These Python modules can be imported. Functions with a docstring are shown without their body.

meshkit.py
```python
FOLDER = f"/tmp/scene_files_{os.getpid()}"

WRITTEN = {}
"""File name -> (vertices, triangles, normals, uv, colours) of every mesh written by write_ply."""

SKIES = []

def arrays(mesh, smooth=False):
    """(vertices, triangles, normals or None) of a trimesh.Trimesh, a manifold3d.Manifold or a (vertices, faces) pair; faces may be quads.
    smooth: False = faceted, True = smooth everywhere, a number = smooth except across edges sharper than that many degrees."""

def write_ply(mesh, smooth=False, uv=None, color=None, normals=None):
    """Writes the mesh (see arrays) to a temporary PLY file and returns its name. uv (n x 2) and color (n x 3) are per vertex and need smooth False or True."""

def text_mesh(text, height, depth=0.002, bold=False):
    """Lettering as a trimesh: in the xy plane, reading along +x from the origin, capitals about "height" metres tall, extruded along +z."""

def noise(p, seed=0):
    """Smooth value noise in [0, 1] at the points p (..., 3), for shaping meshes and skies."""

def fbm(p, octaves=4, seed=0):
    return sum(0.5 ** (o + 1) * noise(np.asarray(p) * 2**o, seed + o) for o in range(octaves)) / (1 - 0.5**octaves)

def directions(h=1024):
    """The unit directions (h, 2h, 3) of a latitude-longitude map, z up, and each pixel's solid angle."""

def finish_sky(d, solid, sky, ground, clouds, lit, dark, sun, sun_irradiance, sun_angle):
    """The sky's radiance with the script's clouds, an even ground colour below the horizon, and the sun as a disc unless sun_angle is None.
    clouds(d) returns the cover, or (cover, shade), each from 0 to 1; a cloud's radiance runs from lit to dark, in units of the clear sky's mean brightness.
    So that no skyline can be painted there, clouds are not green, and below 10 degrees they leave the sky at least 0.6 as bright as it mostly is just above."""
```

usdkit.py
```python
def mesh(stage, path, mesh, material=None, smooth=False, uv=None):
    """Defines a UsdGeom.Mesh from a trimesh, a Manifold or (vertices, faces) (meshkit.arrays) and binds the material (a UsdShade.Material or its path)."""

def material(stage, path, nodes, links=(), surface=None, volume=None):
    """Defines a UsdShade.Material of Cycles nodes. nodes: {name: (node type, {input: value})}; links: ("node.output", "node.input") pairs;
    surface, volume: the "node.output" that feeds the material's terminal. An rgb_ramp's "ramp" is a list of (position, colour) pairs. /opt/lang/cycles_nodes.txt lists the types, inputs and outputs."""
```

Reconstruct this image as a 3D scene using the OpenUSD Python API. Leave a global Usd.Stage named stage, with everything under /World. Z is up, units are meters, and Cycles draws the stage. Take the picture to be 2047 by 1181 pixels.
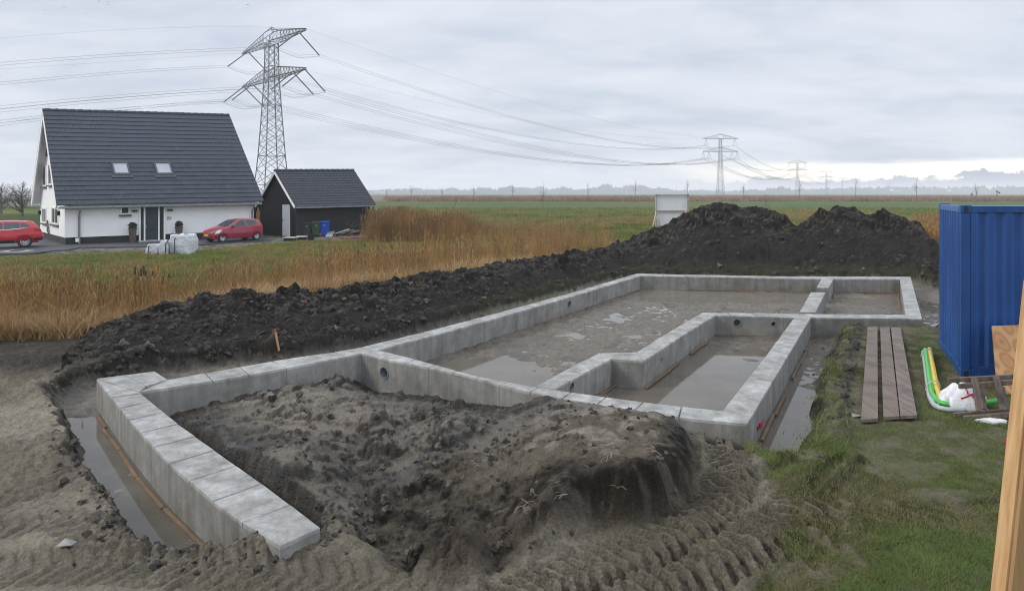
import math, random
import numpy as np, trimesh, usdkit
import manifold3d as m3
from meshkit import text_mesh
from scipy.spatial import cKDTree
from shapely.geometry import Polygon
from pxr import Usd, UsdGeom, UsdLux, UsdShade, Sdf, Gf, Vt

stage = Usd.Stage.CreateInMemory()
UsdGeom.SetStageUpAxis(stage, 'Z'); UsdGeom.SetStageMetersPerUnit(stage, 1.0)
UsdGeom.Xform.Define(stage, '/World'); UsdGeom.Scope.Define(stage, '/World/Looks')

# ------------------------------------------------------------------ camera, sky, sun, exposure
F, CX, HOR, H = 1250.0, 1023.5, 386.0, 2.8          # focal length and principal column in photo pixels, horizon row, eye height
cam = UsdGeom.Camera.Define(stage, '/World/camera')
cam.AddTranslateOp().Set((0, 0, H)); cam.AddRotateXOp().Set(90)
cam.CreateHorizontalApertureAttr(36.0); cam.CreateVerticalApertureAttr(36.0 * 590 / 1024)
cam.CreateFocalLengthAttr(36.0 * F / 2047)
cam.CreateVerticalApertureOffsetAttr(-36.0 * (590.5 - HOR) / 2047)
cam.CreateHorizontalApertureOffsetAttr(0.0)
cam.CreateClippingRangeAttr((0.05, 30000.0)); cam.CreateFStopAttr(0.0)
cam.CreateExposureAttr(0.40)

SUN_AZ, SUN_EL = math.radians(-100), math.radians(34)
dome = UsdLux.DomeLight.Define(stage, '/World/sky')
dome.CreateIntensityAttr(1.0)
sun = UsdLux.DistantLight.Define(stage, '/World/sun')
sun.CreateNormalizeAttr(True); sun.CreateIntensityAttr(0.40); sun.CreateAngleAttr(14.0); sun.CreateColorAttr((1.0, 0.96, 0.90))
sun.AddRotateZOp().Set(-math.degrees(SUN_AZ)); sun.AddRotateXOp().Set(math.degrees(SUN_EL) - 90)
SKY_STRENGTH = 0.12

def sky_material():
    n = {
        'geo': ('texture_coordinate', {}),
        'sky': ('sky_texture', {'sky_type': 'single_scattering', 'sun_disc': False, 'sun_elevation': SUN_EL, 'sun_rotation': SUN_AZ, 'air_density': 1.0, 'aerosol_density': 1.5}),
        'sep': ('separate_xyz', {}),
        # cloud deck seen in perspective: direction divided by its height
        'zz': ('math', {'math_type': 'maximum', 'value2': 0.0}), 'zo': ('math', {'math_type': 'add', 'value2': 0.20}),
        'dx': ('math', {'math_type': 'divide'}), 'dy': ('math', {'math_type': 'divide'}), 'deck': ('combine_xyz', {'z': 0.0}), 'zen': ('map_range', {'range_type': 'smoothstep', 'from_min': 0.22, 'from_max': 0.95, 'to_min': 1.0, 'to_max': 1.75}), 'zenc': ('combine_xyz', {}),
        'map1': ('mapping', {'scale': (0.55, 1.0, 1.0), 'rotation': (0, 0, 0.35)}),
        'n1': ('noise_texture', {'scale': 1.5, 'detail': 6.0, 'roughness': 0.52, 'distortion': 0.35}),
        'n2': ('noise_texture', {'scale': 4.6, 'detail': 5.0, 'roughness': 0.55, 'distortion': 0.3}),
        'mixn': ('mix_float', {'fac': 0.33}),
        'ramp': ('rgb_ramp', {'ramp': [(0.25, (0.39, 0.435, 0.53)), (0.42, (0.475, 0.52, 0.60)), (0.52, (0.565, 0.60, 0.67)), (0.62, (0.63, 0.655, 0.71)), (0.78, (0.70, 0.71, 0.745))]}),
        'cl': ('mix_color', {'blend_type': 'multiply', 'fac': 1.0, 'use_clamp': False, 'b': (1, 1, 1)}),
        # brighter gap under the deck, low in the east
        'gapn': ('noise_texture', {'scale': 5.0, 'detail': 3.0}),
        'mapg': ('mapping', {'scale': (1.0, 1.0, 9.0)}),
        'gn': ('noise_texture', {'scale': 3.0, 'detail': 5.0, 'roughness': 0.6}),
        'gz': ('math', {'math_type': 'multiply_add', 'value2': 0.045, 'value3': -0.022}),
        'zw': ('math', {'math_type': 'add'}),
        'gup': ('map_range', {'range_type': 'smoothstep', 'from_min': 0.032, 'from_max': 0.048, 'to_min': 1.0, 'to_max': 0.0}),
        'gaz': ('map_range', {'range_type': 'smoothstep', 'from_min': 0.16, 'from_max': 0.46, 'to_min': 0.0, 'to_max': 1.0}),
        'gmask': ('math', {'math_type': 'multiply'}),
        'gapmix': ('mix_color', {'blend_type': 'mix', 'b': (1.25, 1.15, 0.93)}),
        # distant cloud bank below the gap
        'mapb': ('mapping', {'scale': (1.0, 1.0, 1.6)}),
        'bn': ('noise_texture', {'scale': 9.0, 'detail': 7.0, 'roughness': 0.68}),
        'bz': ('math', {'math_type': 'multiply_add', 'value2': -0.085, 'value3': 0.042 + 0.002}),
        'zb': ('math', {'math_type': 'add'}),
        'bup': ('map_range', {'range_type': 'smoothstep', 'from_min': 0.0190, 'from_max': 0.0225, 'to_min': 1.0, 'to_max': 0.0}),
        'bmix': ('mix_color', {'blend_type': 'mix', 'b': (0.22, 0.24, 0.30)}),
        'bmask': ('math', {'math_type': 'multiply'}),
        'scale': ('mix_color', {'blend_type': 'multiply', 'fac': 1.0, 'use_clamp': False, 'b': (1 / SKY_STRENGTH,) * 3}),
        'skym': ('mix_color', {'blend_type': 'mix', 'fac': 0.93, 'use_clamp': False}),
        'bg': ('background_shader', {'strength': SKY_STRENGTH}),
    }
    for k in ('cl', 'gapmix', 'bmix', 'scale', 'skym'):
        n[k][1]['use_clamp'] = False
    L = [('geo.generated', 'sep.vector'), ('sep.z', 'zz.value1'), ('zz.value', 'zo.value1'), ('sep.x', 'dx.value1'), ('zo.value', 'dx.value2'),
         ('sep.y', 'dy.value1'), ('zo.value', 'dy.value2'), ('dx.value', 'deck.x'), ('dy.value', 'deck.y'), ('deck.vector', 'map1.vector'),
         ('map1.vector', 'n1.vector'), ('map1.vector', 'n2.vector'), ('n1.fac', 'mixn.a'), ('n2.fac', 'mixn.b'), ('mixn.result', 'ramp.fac'),
         ('ramp.color', 'cl.a'), ('sep.z', 'zen.value'), ('zen.result', 'zenc.x'), ('zen.result', 'zenc.y'), ('zen.result', 'zenc.z'), ('zenc.vector', 'cl.b'),
         ('geo.generated', 'mapg.vector'), ('mapg.vector', 'gn.vector'), ('gn.fac', 'gz.value1'), ('sep.z', 'zw.value1'), ('gz.value', 'zw.value2'), ('zw.value', 'gup.value'),
         ('sep.x', 'gaz.value'), ('gup.result', 'gmask.value1'), ('gaz.result', 'gmask.value2'), ('gmask.value', 'gapmix.fac'), ('cl.result', 'gapmix.a'),
         ('geo.generated', 'mapb.vector'), ('mapb.vector', 'bn.vector'), ('bn.fac', 'bz.value1'), ('sep.z', 'zb.value1'), ('bz.value', 'zb.value2'), ('zb.value', 'bup.value'),
         ('bup.result', 'bmask.value1'), ('gaz.result', 'bmask.value2'), ('bmask.value', 'bmix.fac'), ('gapmix.result', 'bmix.a'),
         ('bmix.result', 'scale.a'), ('sky.color', 'skym.a'), ('scale.result', 'skym.b'), ('skym.result', 'bg.color')]
    del n['gapn']
    return usdkit.material(stage, '/World/Looks/sky', n, L, surface='bg.background')
UsdShade.MaterialBindingAPI.Apply(dome.GetPrim()).Bind(sky_material())
dome.GetPrim().SetCustomDataByKey('kind', 'structure')

# ------------------------------------------------------------------ helpers
rng = np.random.default_rng(11)
random.seed(11)
used = {}
def numbered(parent, name):
    k = used.get((parent, name), 0); used[(parent, name)] = k + 1
    return name if k == 0 else f'{name}_{k:03d}'
def key(p, **kw):
    for k, v in kw.items():
        if v: p.SetCustomDataByKey(k, v)
def P(px, py, d):                                     # a photo pixel at a given distance
    return np.array([(px - CX) / F * d, d, H - (py - HOR) / F * d])
def G(px, py, z=0.0):                                 # a photo pixel on a level plane
    return P(px, py, (H - z) * F / (py - HOR))
class Thing:
    def __init__(s, prim, loc): s.prim, s.loc, s.path = prim, np.asarray(loc, float), str(prim.GetPath())
def thing(name, label, cat, loc=(0, 0, 0), group=None):
    path = '/World/' + numbered('/World', name)
    x = UsdGeom.Xform.Define(stage, path); x.AddTranslateOp().Set(tuple(map(float, loc)))
    key(x.GetPrim(), label=label, category=cat, group=group)
    return Thing(x.GetPrim(), loc)
def copy(src, loc, label, rotz=0, scale=(1, 1, 1), group=None, cat=None, name=None):
    nm = name or src.path.split('/')[-1].split('_0')[0]
    path = '/World/' + numbered('/World', nm)
    x = UsdGeom.Xform.Define(stage, path)
    p = x.GetPrim(); p.GetReferences().AddInternalReference(src.path)
    x.ClearXformOpOrder()
    x.AddTranslateOp().Set(tuple(map(float, loc)))
    x.AddRotateZOp().Set(float(rotz)); x.AddScaleOp().Set(tuple(map(float, scale)))
    x.SetXformOpOrder([o for o in x.GetOrderedXformOps()])
    p.SetInstanceable(True)
    key(p, label=label, group=group, category=cat)
    return Thing(p, loc)
def merge(*ms):
    vs, fs, n = [], [], 0
    for m in ms:
        if hasattr(m, 'vertices'): v, f = np.asarray(m.vertices), np.asarray(m.faces)
        else: v, f = np.asarray(m[0], float), np.asarray(m[1], int)
        if len(v) == 0: continue
        if f.shape[1] == 4: f = np.vstack([f[:, [0, 1, 2]], f[:, [0, 2, 3]]])
        vs.append(v); fs.append(f + n); n += len(v)
    return np.vstack(vs), np.vstack(fs)
def part(parent, name, mesh, mat, smooth=False, label=None, kind=None, local=False):
    v, f = merge(mesh) if not isinstance(mesh, list) else merge(*mesh)
    base = parent
    loc = parent.loc
    path = parent.path + '/' + numbered(parent.path, name)
    m = usdkit.mesh(stage, path, (v if local else v - loc, f), mat, smooth=smooth)
    key(m.GetPrim(), label=label, kind=kind)
    return Thing(m.GetPrim(), loc)
def solo(name, label, cat, mesh, mat, smooth=False, group=None, kind=None):
    v, f = merge(mesh) if not isinstance(mesh, list) else merge(*mesh)
    path = '/World/' + numbered('/World', name)
    m = usdkit.mesh(stage, path, (v, f), mat, smooth=smooth)
    key(m.GetPrim(), label=label, category=cat, group=group, kind=kind)
    return Thing(m.GetPrim(), (0, 0, 0))

def box(c, s, U=None, V=None, W=None, bev=0.0):       # centre, full sizes along unit axes
    c = np.asarray(c, float)
    U = np.array([1, 0, 0.]) if U is None else np.asarray(U, float); V = np.array([0, 1, 0.]) if V is None else np.asarray(V, float)
    W = np.cross(U, V) if W is None else np.asarray(W, float)
    hx, hy, hz = np.asarray(s, float) / 2
    if bev:
        b = min(bev, hx * .45, hy * .45, hz * .45); pts = []
        for sx in (-1, 1):
            for sy in (-1, 1):
                for sz in (-1, 1):
                    pts += [(sx * hx, sy * (hy - b), sz * (hz - b)), (sx * (hx - b), sy * hy, sz * (hz - b)), (sx * (hx - b), sy * (hy - b), sz * hz)]
        hm = m3.Manifold.hull_points(np.array(pts)).to_mesh()
        v, f = np.array(hm.vert_properties[:, :3]), np.array(hm.tri_verts)
    else:
        v = np.array([(x, y, z) for x in (-hx, hx) for y in (-hy, hy) for z in (-hz, hz)])
        f = np.array([(0, 1, 3), (0, 3, 2), (4, 6, 7), (4, 7, 5), (0, 4, 5), (0, 5, 1), (2, 3, 7), (2, 7, 6), (0, 2, 6), (0, 6, 4), (1, 5, 7), (1, 7, 3)])
    return c + v[:, :1] * U + v[:, 1:2] * V + v[:, 2:] * W, f
def unit(v): v = np.asarray(v, float); return v / (np.linalg.norm(v) + 1e-12)
def beam(p0, p1, w, h, up=(0, 0, 1), bev=0.0):         # rectangular bar from p0 to p1
    p0, p1 = np.asarray(p0, float), np.asarray(p1, float)
    U = unit(p1 - p0); V = np.cross(np.asarray(up, float), U)
    if np.linalg.norm(V) < 1e-3: V = np.cross((0, 1, 0), U)
    V = unit(V); W = np.cross(U, V)
    return box((p0 + p1) / 2, (np.linalg.norm(p1 - p0), w, h), U, V, W, bev)
def tube(pts, r, n=8, cap=True):
    p = np.asarray(pts, float); k = len(p)
    r = np.broadcast_to(np.asarray(r, float), (k,))
    t = np.gradient(p, axis=0); t /= np.linalg.norm(t, axis=1, keepdims=True) + 1e-12
    ref = np.array([0, 0, 1.]) if abs(t[:, 2]).mean() < 0.8 else np.array([1., 0, 0])
    a = np.cross(t, ref); a /= np.linalg.norm(a, axis=1, keepdims=True) + 1e-12
    b = np.cross(t, a); an = np.arange(n) * 2 * np.pi / n
    v = (p[:, None] + r[:, None, None] * (np.cos(an)[None, :, None] * a[:, None] + np.sin(an)[None, :, None] * b[:, None])).reshape(-1, 3)
    i, j = np.meshgrid(np.arange(k - 1), np.arange(n), indexing='ij'); j2 = (j + 1) % n
    q = np.stack([i * n + j, (i + 1) * n + j, (i + 1) * n + j2, i * n + j2], -1).reshape(-1, 4)
    f = np.vstack([q[:, [0, 1, 2]], q[:, [0, 2, 3]]])
    if cap:
        c0, c1 = len(v), len(v) + 1
        v = np.vstack([v, p[0], p[-1]]); jj = np.arange(n)
        f = np.vstack([f, np.stack([np.full(n, c0), jj, (jj + 1) % n], 1), np.stack([np.full(n, c1), (k - 1) * n + (jj + 1) % n, (k - 1) * n + jj], 1)])
    return v, f
def prism(poly, z0, z1):                               # (n x 2) outline -> upright prism
    pg = Polygon(poly)
    if not pg.exterior.is_ccw: pg = Polygon(list(pg.exterior.coords)[::-1])
    m = trimesh.creation.extrude_polygon(pg, z1 - z0, engine='earcut'); m.apply_translation((0, 0, z0))
    return np.array(m.vertices), np.array(m.faces)
def quad_prism(q, t, bev=0.004):                       # four top corners (world) given thickness downward
    q = np.asarray(q, float); c = q.mean(0)
    n = unit(np.cross(q[1] - q[0], q[2] - q[0]))
    if n[2] < 0: q = q[::-1]; n = -n
    ins = q + np.array([unit(c - x) for x in q]) * bev
    pts = np.vstack([ins, q - n * bev, q - n * t])
    hm = m3.Manifold.hull_points(pts).to_mesh()
    return np.array(hm.vert_properties[:, :3]), np.array(hm.tri_verts)
def lathe(prof, c=(0, 0, 0), n=20, axis='z'):
    pr = np.asarray(prof, float); k = len(pr); an = np.arange(n) * 2 * np.pi / n
    v = np.stack([pr[:, None, 0] * np.cos(an), pr[:, None, 0] * np.sin(an), np.broadcast_to(pr[:, None, 1], (k, n))], -1).reshape(-1, 3)
    i, j = np.meshgrid(np.arange(k - 1), np.arange(n), indexing='ij'); j2 = (j + 1) % n
    q = np.stack([i * n + j, i * n + j2, (i + 1) * n + j2, (i + 1) * n + j], -1).reshape(-1, 4)
    f = np.vstack([q[:, [0, 1, 2]], q[:, [0, 2, 3]]])
    return v + np.asarray(c, float), f
def ss(a, b, x):
    t = np.clip((x - a) / (b - a), 0, 1); return t * t * (3 - 2 * t)
_R = np.random.default_rng(7).random((256, 256))
def vn(x, y, seed=0):
    ix, iy = np.floor(x).astype(np.int64), np.floor(y).astype(np.int64); tx, ty = x - ix, y - iy
    tx = tx * tx * (3 - 2 * tx); ty = ty * ty * (3 - 2 * ty); ix += seed * 37; iy += seed * 91
    a, b, c, d = _R[ix & 255, iy & 255], _R[(ix + 1) & 255, iy & 255], _R[ix & 255, (iy + 1) & 255], _R[(ix + 1) & 255, (iy + 1) & 255]
    return a + (b - a) * tx + (c - a) * ty + (a - b - c + d) * tx * ty
def fbm(x, y, sc, octs=4, seed=0, gain=0.5):           # mean zero, about -0.5 .. 0.5
    out, amp, tot = 0, 1.0, 0
    c, s = math.cos(0.6), math.sin(0.6)
    x, y = x * sc, y * sc
    for o in range(octs):
        out = out + amp * (vn(x, y, seed + o * 5) - 0.5); tot += amp; amp *= gain
        x, y = (x * c - y * s) * 2.03 + 13.7, (x * s + y * c) * 2.03 + 5.1
    return out / tot * 1.6

# ------------------------------------------------------------------ materials
def mat(name, c1, c2=None, scale=6.0, rough=0.6, bump=0.0, bscale=40.0, metallic=0.0, spec=0.5, coat=0.0, stretch=(1, 1, 1), world=False, detail=5.0, dist=0.01, rough2=None, translucent=0.0, vary=0.0):
    c2 = c1 if c2 is None else c2
    n = {'tc': ('geometry', {}) if world else ('texture_coordinate', {}), 'mp': ('mapping', {'scale': stretch}),
         'n1': ('noise_texture', {'scale': scale, 'detail': detail, 'roughness': 0.6}),
         'rp': ('rgb_ramp', {'ramp': [(0.32, c1), (0.68, c2)]}),
         'p': ('principled_bsdf', {'roughness': rough, 'metallic': metallic, 'specular_ior_level': spec, 'coat_weight': coat})}
    src = 'tc.position' if world else 'tc.object'
    L = [(src, 'mp.vector'), ('mp.vector', 'n1.vector'), ('n1.fac', 'rp.fac')]
    col = 'rp.color'
    if vary:
        n['oi'] = ('object_info', {}); n['vr'] = ('map_range', {'to_min': 1 - vary, 'to_max': 1 + vary}); n['hv'] = ('hsv', {})
        L += [('oi.random', 'vr.value'), ('vr.result', 'hv.value'), (col, 'hv.color')]; col = 'hv.color'
    L.append((col, 'p.base_color'))
    if rough2 is not None:
        n['rr'] = ('map_range', {'from_min': 0.3, 'from_max': 0.7, 'to_min': rough, 'to_max': rough2, 'clamp': True}); L += [('n1.fac', 'rr.value'), ('rr.result', 'p.roughness')]
    if bump:
        n['n2'] = ('noise_texture', {'scale': bscale, 'detail': 4.0, 'roughness': 0.6}); n['b'] = ('bump', {'strength': bump, 'distance': dist})
        L += [('mp.vector', 'n2.vector'), ('n2.fac', 'b.height'), ('b.normal', 'p.normal')]
    surf = 'p.BSDF'
    if translucent:
        n['tr'] = ('translucent_bsdf', {}); n['mx'] = ('mix_closure', {'fac': translucent}); L += [(col, 'tr.color'), ('p.BSDF', 'mx.closure1'), ('tr.BSDF', 'mx.closure2')]; surf = 'mx.closure'
    return usdkit.material(stage, '/World/Looks/' + name, n, L, surface=surf)
# ------------------------------------------------------------------ terrain: one height function over the whole site
ZB, ZF, ZW = 0.15, -0.27, -0.285                       # top of the concrete, floor of the dig, water level
def gp(pts, z=0.0): return np.array([G(x, y, z)[:2] for x, y in pts])
def sdf(poly, X, Y, lim=2.0):                          # signed distance, positive inside, only worked out near the outline
    out = np.full(X.shape, -lim); lo, hi = poly.min(0) - lim, poly.max(0) + lim
    m = (X > lo[0]) & (X < hi[0]) & (Y > lo[1]) & (Y < hi[1]); x, y = X[m], Y[m]
    d = np.full(x.shape, 1e9); ins = np.zeros(x.shape, bool)
    for (ax, ay), (bx, by) in zip(poly, np.roll(poly, -1, 0)):
        ex, ey = bx - ax, by - ay; t = np.clip(((x - ax) * ex + (y - ay) * ey) / (ex * ex + ey * ey + 1e-12), 0, 1)
        d = np.minimum(d, (x - ax - t * ex) ** 2 + (y - ay - t * ey) ** 2)
        cr = (ay > y) != (by > y); ins ^= cr & (x < ex * (y - ay) / (by - ay + 1e-12) + ax)
    out[m] = np.where(ins, 1, -1) * np.minimum(np.sqrt(d), lim)
    return out
BANK = [(85, 780), (140, 745), (200, 728), (267, 722), (323, 707), (405, 700), (552, 690), (700, 668), (800, 648), (900, 624), (1000, 600), (1100, 576), (1200, 552), (1272, 541), (1400, 542), (1560, 545), (1700, 546), (1820, 549), (1850, 556), (1900, 566), (2300, 600)]
DIG = gp([(100, 805), (132, 850), (150, 905), (180, 955), (217, 992), (252, 1045), (290, 1078), (340, 1094), (400, 1100), (460, 1092), (505, 1088), (560, 1080), (640, 1068), (760, 1010), (900, 940), (1100, 900), (1300, 872), (1350, 864), (1420, 868), (1497, 874), (1520, 893), (1601, 897), (1626, 878), (1647, 840), (1651, 795), (1657, 750), (1666, 710), (1680, 680), (1684, 660), (1690, 642), (1750, 642), (1843, 648), (1868, 655), (1900, 640), (1900, 575), (1846, 552)] + BANK[17:13:-1] + BANK[13::-1])
BLOCK = np.array([G(x, y, z_)[:2] for x, y, z_ in [(352, 790, -.05), (420, 850, .10), (520, 905, .20), (620, 945, .22), (690, 990, .16), (735, 1030, .05), (815, 1062, .03), (930, 1085, .05), (1050, 1030, .16), (1139, 970, .32), (1230, 957, .32), (1300, 948, .32), (1348, 905, .28), (1362, 872, .2), (1335, 838, .15), (1296, 823, .15), (1200, 805, .15), (1052, 783, .15), (914, 744, .15), (730, 706, .15), (500, 745, .1), (365, 768, .1)]])
WALLS = [np.array([G(x, y, .15)[:2] for x, y in q]) for q in ([(722, 706), (754, 699), (846, 722), (952, 752), (1072, 773), (1180, 790), (1328, 808), (1444, 821), (1493, 846), (1400, 838), (1300, 826), (1180, 805), (1052, 783), (914, 745), (805, 725)],)]
RTR = gp([(1497, 900), (1497, 850), (1555, 750), (1680, 745), (1670, 900)])
LTR = gp([(60, 800), (190, 795), (560, 1110), (300, 1120), (150, 960)])
def puddle_dip(X, Y, spots):
    out = 0
    for px, py, rx, ry, d in spots:
        c = G(px, py, ZF); out = out + d * np.exp(-(((X - c[0]) / rx) ** 2 + ((Y - c[1]) / ry) ** 2) ** 1.5)
    return out
PUDDLES = [(1440, 770, 1.25, 1.7, .08), (1390, 822, 1.2, .5, .08), (1490, 700, .7, 1.0, .03), (1290, 797, .5, .25, .05), (975, 742, .75, .9, .09), (1040, 765, .7, .5, .08), (1400, 592, 1.6, 1.1, .05), (1540, 596, 1.3, .9, .05), (1155, 671, .2, .3, .03), (1230, 634, .25, .8, .035), (1735, 602, .8, .8, .045), (1855, 610, .5, 2.5, .06), (1300, 580, .7, 1.0, .035)]
TRACKS = [([(900, 1160), (1067, 1126), (1200, 1082), (1330, 1030), (1452, 978)], .22, 9.0, 1.0), ([(1150, 1250), (1330, 1165), (1470, 1105), (1575, 1050), (1622, 1000)], .52, .15, 1.25), ([(960, 1235), (1110, 1172), (1270, 1112), (1385, 1056), (1450, 998), (1466, 945), (1455, 892)], .44, .125, 1.45),
          ([(-60, 1150), (150, 1128), (330, 1135), (520, 1150), (720, 1160), (900, 1175)], .5, .13, .28), ([(-60, 905), (40, 893), (110, 880)], .4, .14, .55), ([(-50, 1060), (120, 1040), (240, 1080), (420, 1160)], .4, .15, .3), ([(-60, 1010), (60, 985), (130, 960), (160, 930)], .38, .15, .35), ([(1560, 1120), (1610, 1080), (1700, 1050), (1800, 1040), (1940, 1020)], .4, .15, .5)]
CREST = [(-600, 690, 0), (120, 700, 0), (170, 688, 1.0), (210, 655, 1.2), (250, 638, 1.4), (330, 612, 1.8), (400, 600, 1.9), (440, 592, 2.0), (480, 582, 2.0), (520, 593, 2.0), (580, 578, 2.1), (640, 590, 2.2), (700, 574, 2.2), (780, 567, 2.3), (830, 552, 2.4), (900, 546, 2.4), (960, 535, 2.5), (1040, 519, 2.6), (1100, 512, 2.7), (1180, 500, 2.8), (1240, 488, 3.0), (1290, 466, 3.4), (1340, 448, 3.7), (1370, 426, 3.9), (1400, 416, 4.0), (1430, 411, 4.0), (1500, 419, 4.0), (1560, 434, 3.9), (1595, 451, 3.7), (1640, 426, 3.9), (1680, 415, 4.0), (1735, 427, 4.0), (1780, 429, 4.0), (1810, 438, 3.8), (1840, 455, 3.4), (1875, 492, 2.6), (1920, 540, 2.0), (1960, 590, 0), (2600, 600, 0)]

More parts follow.
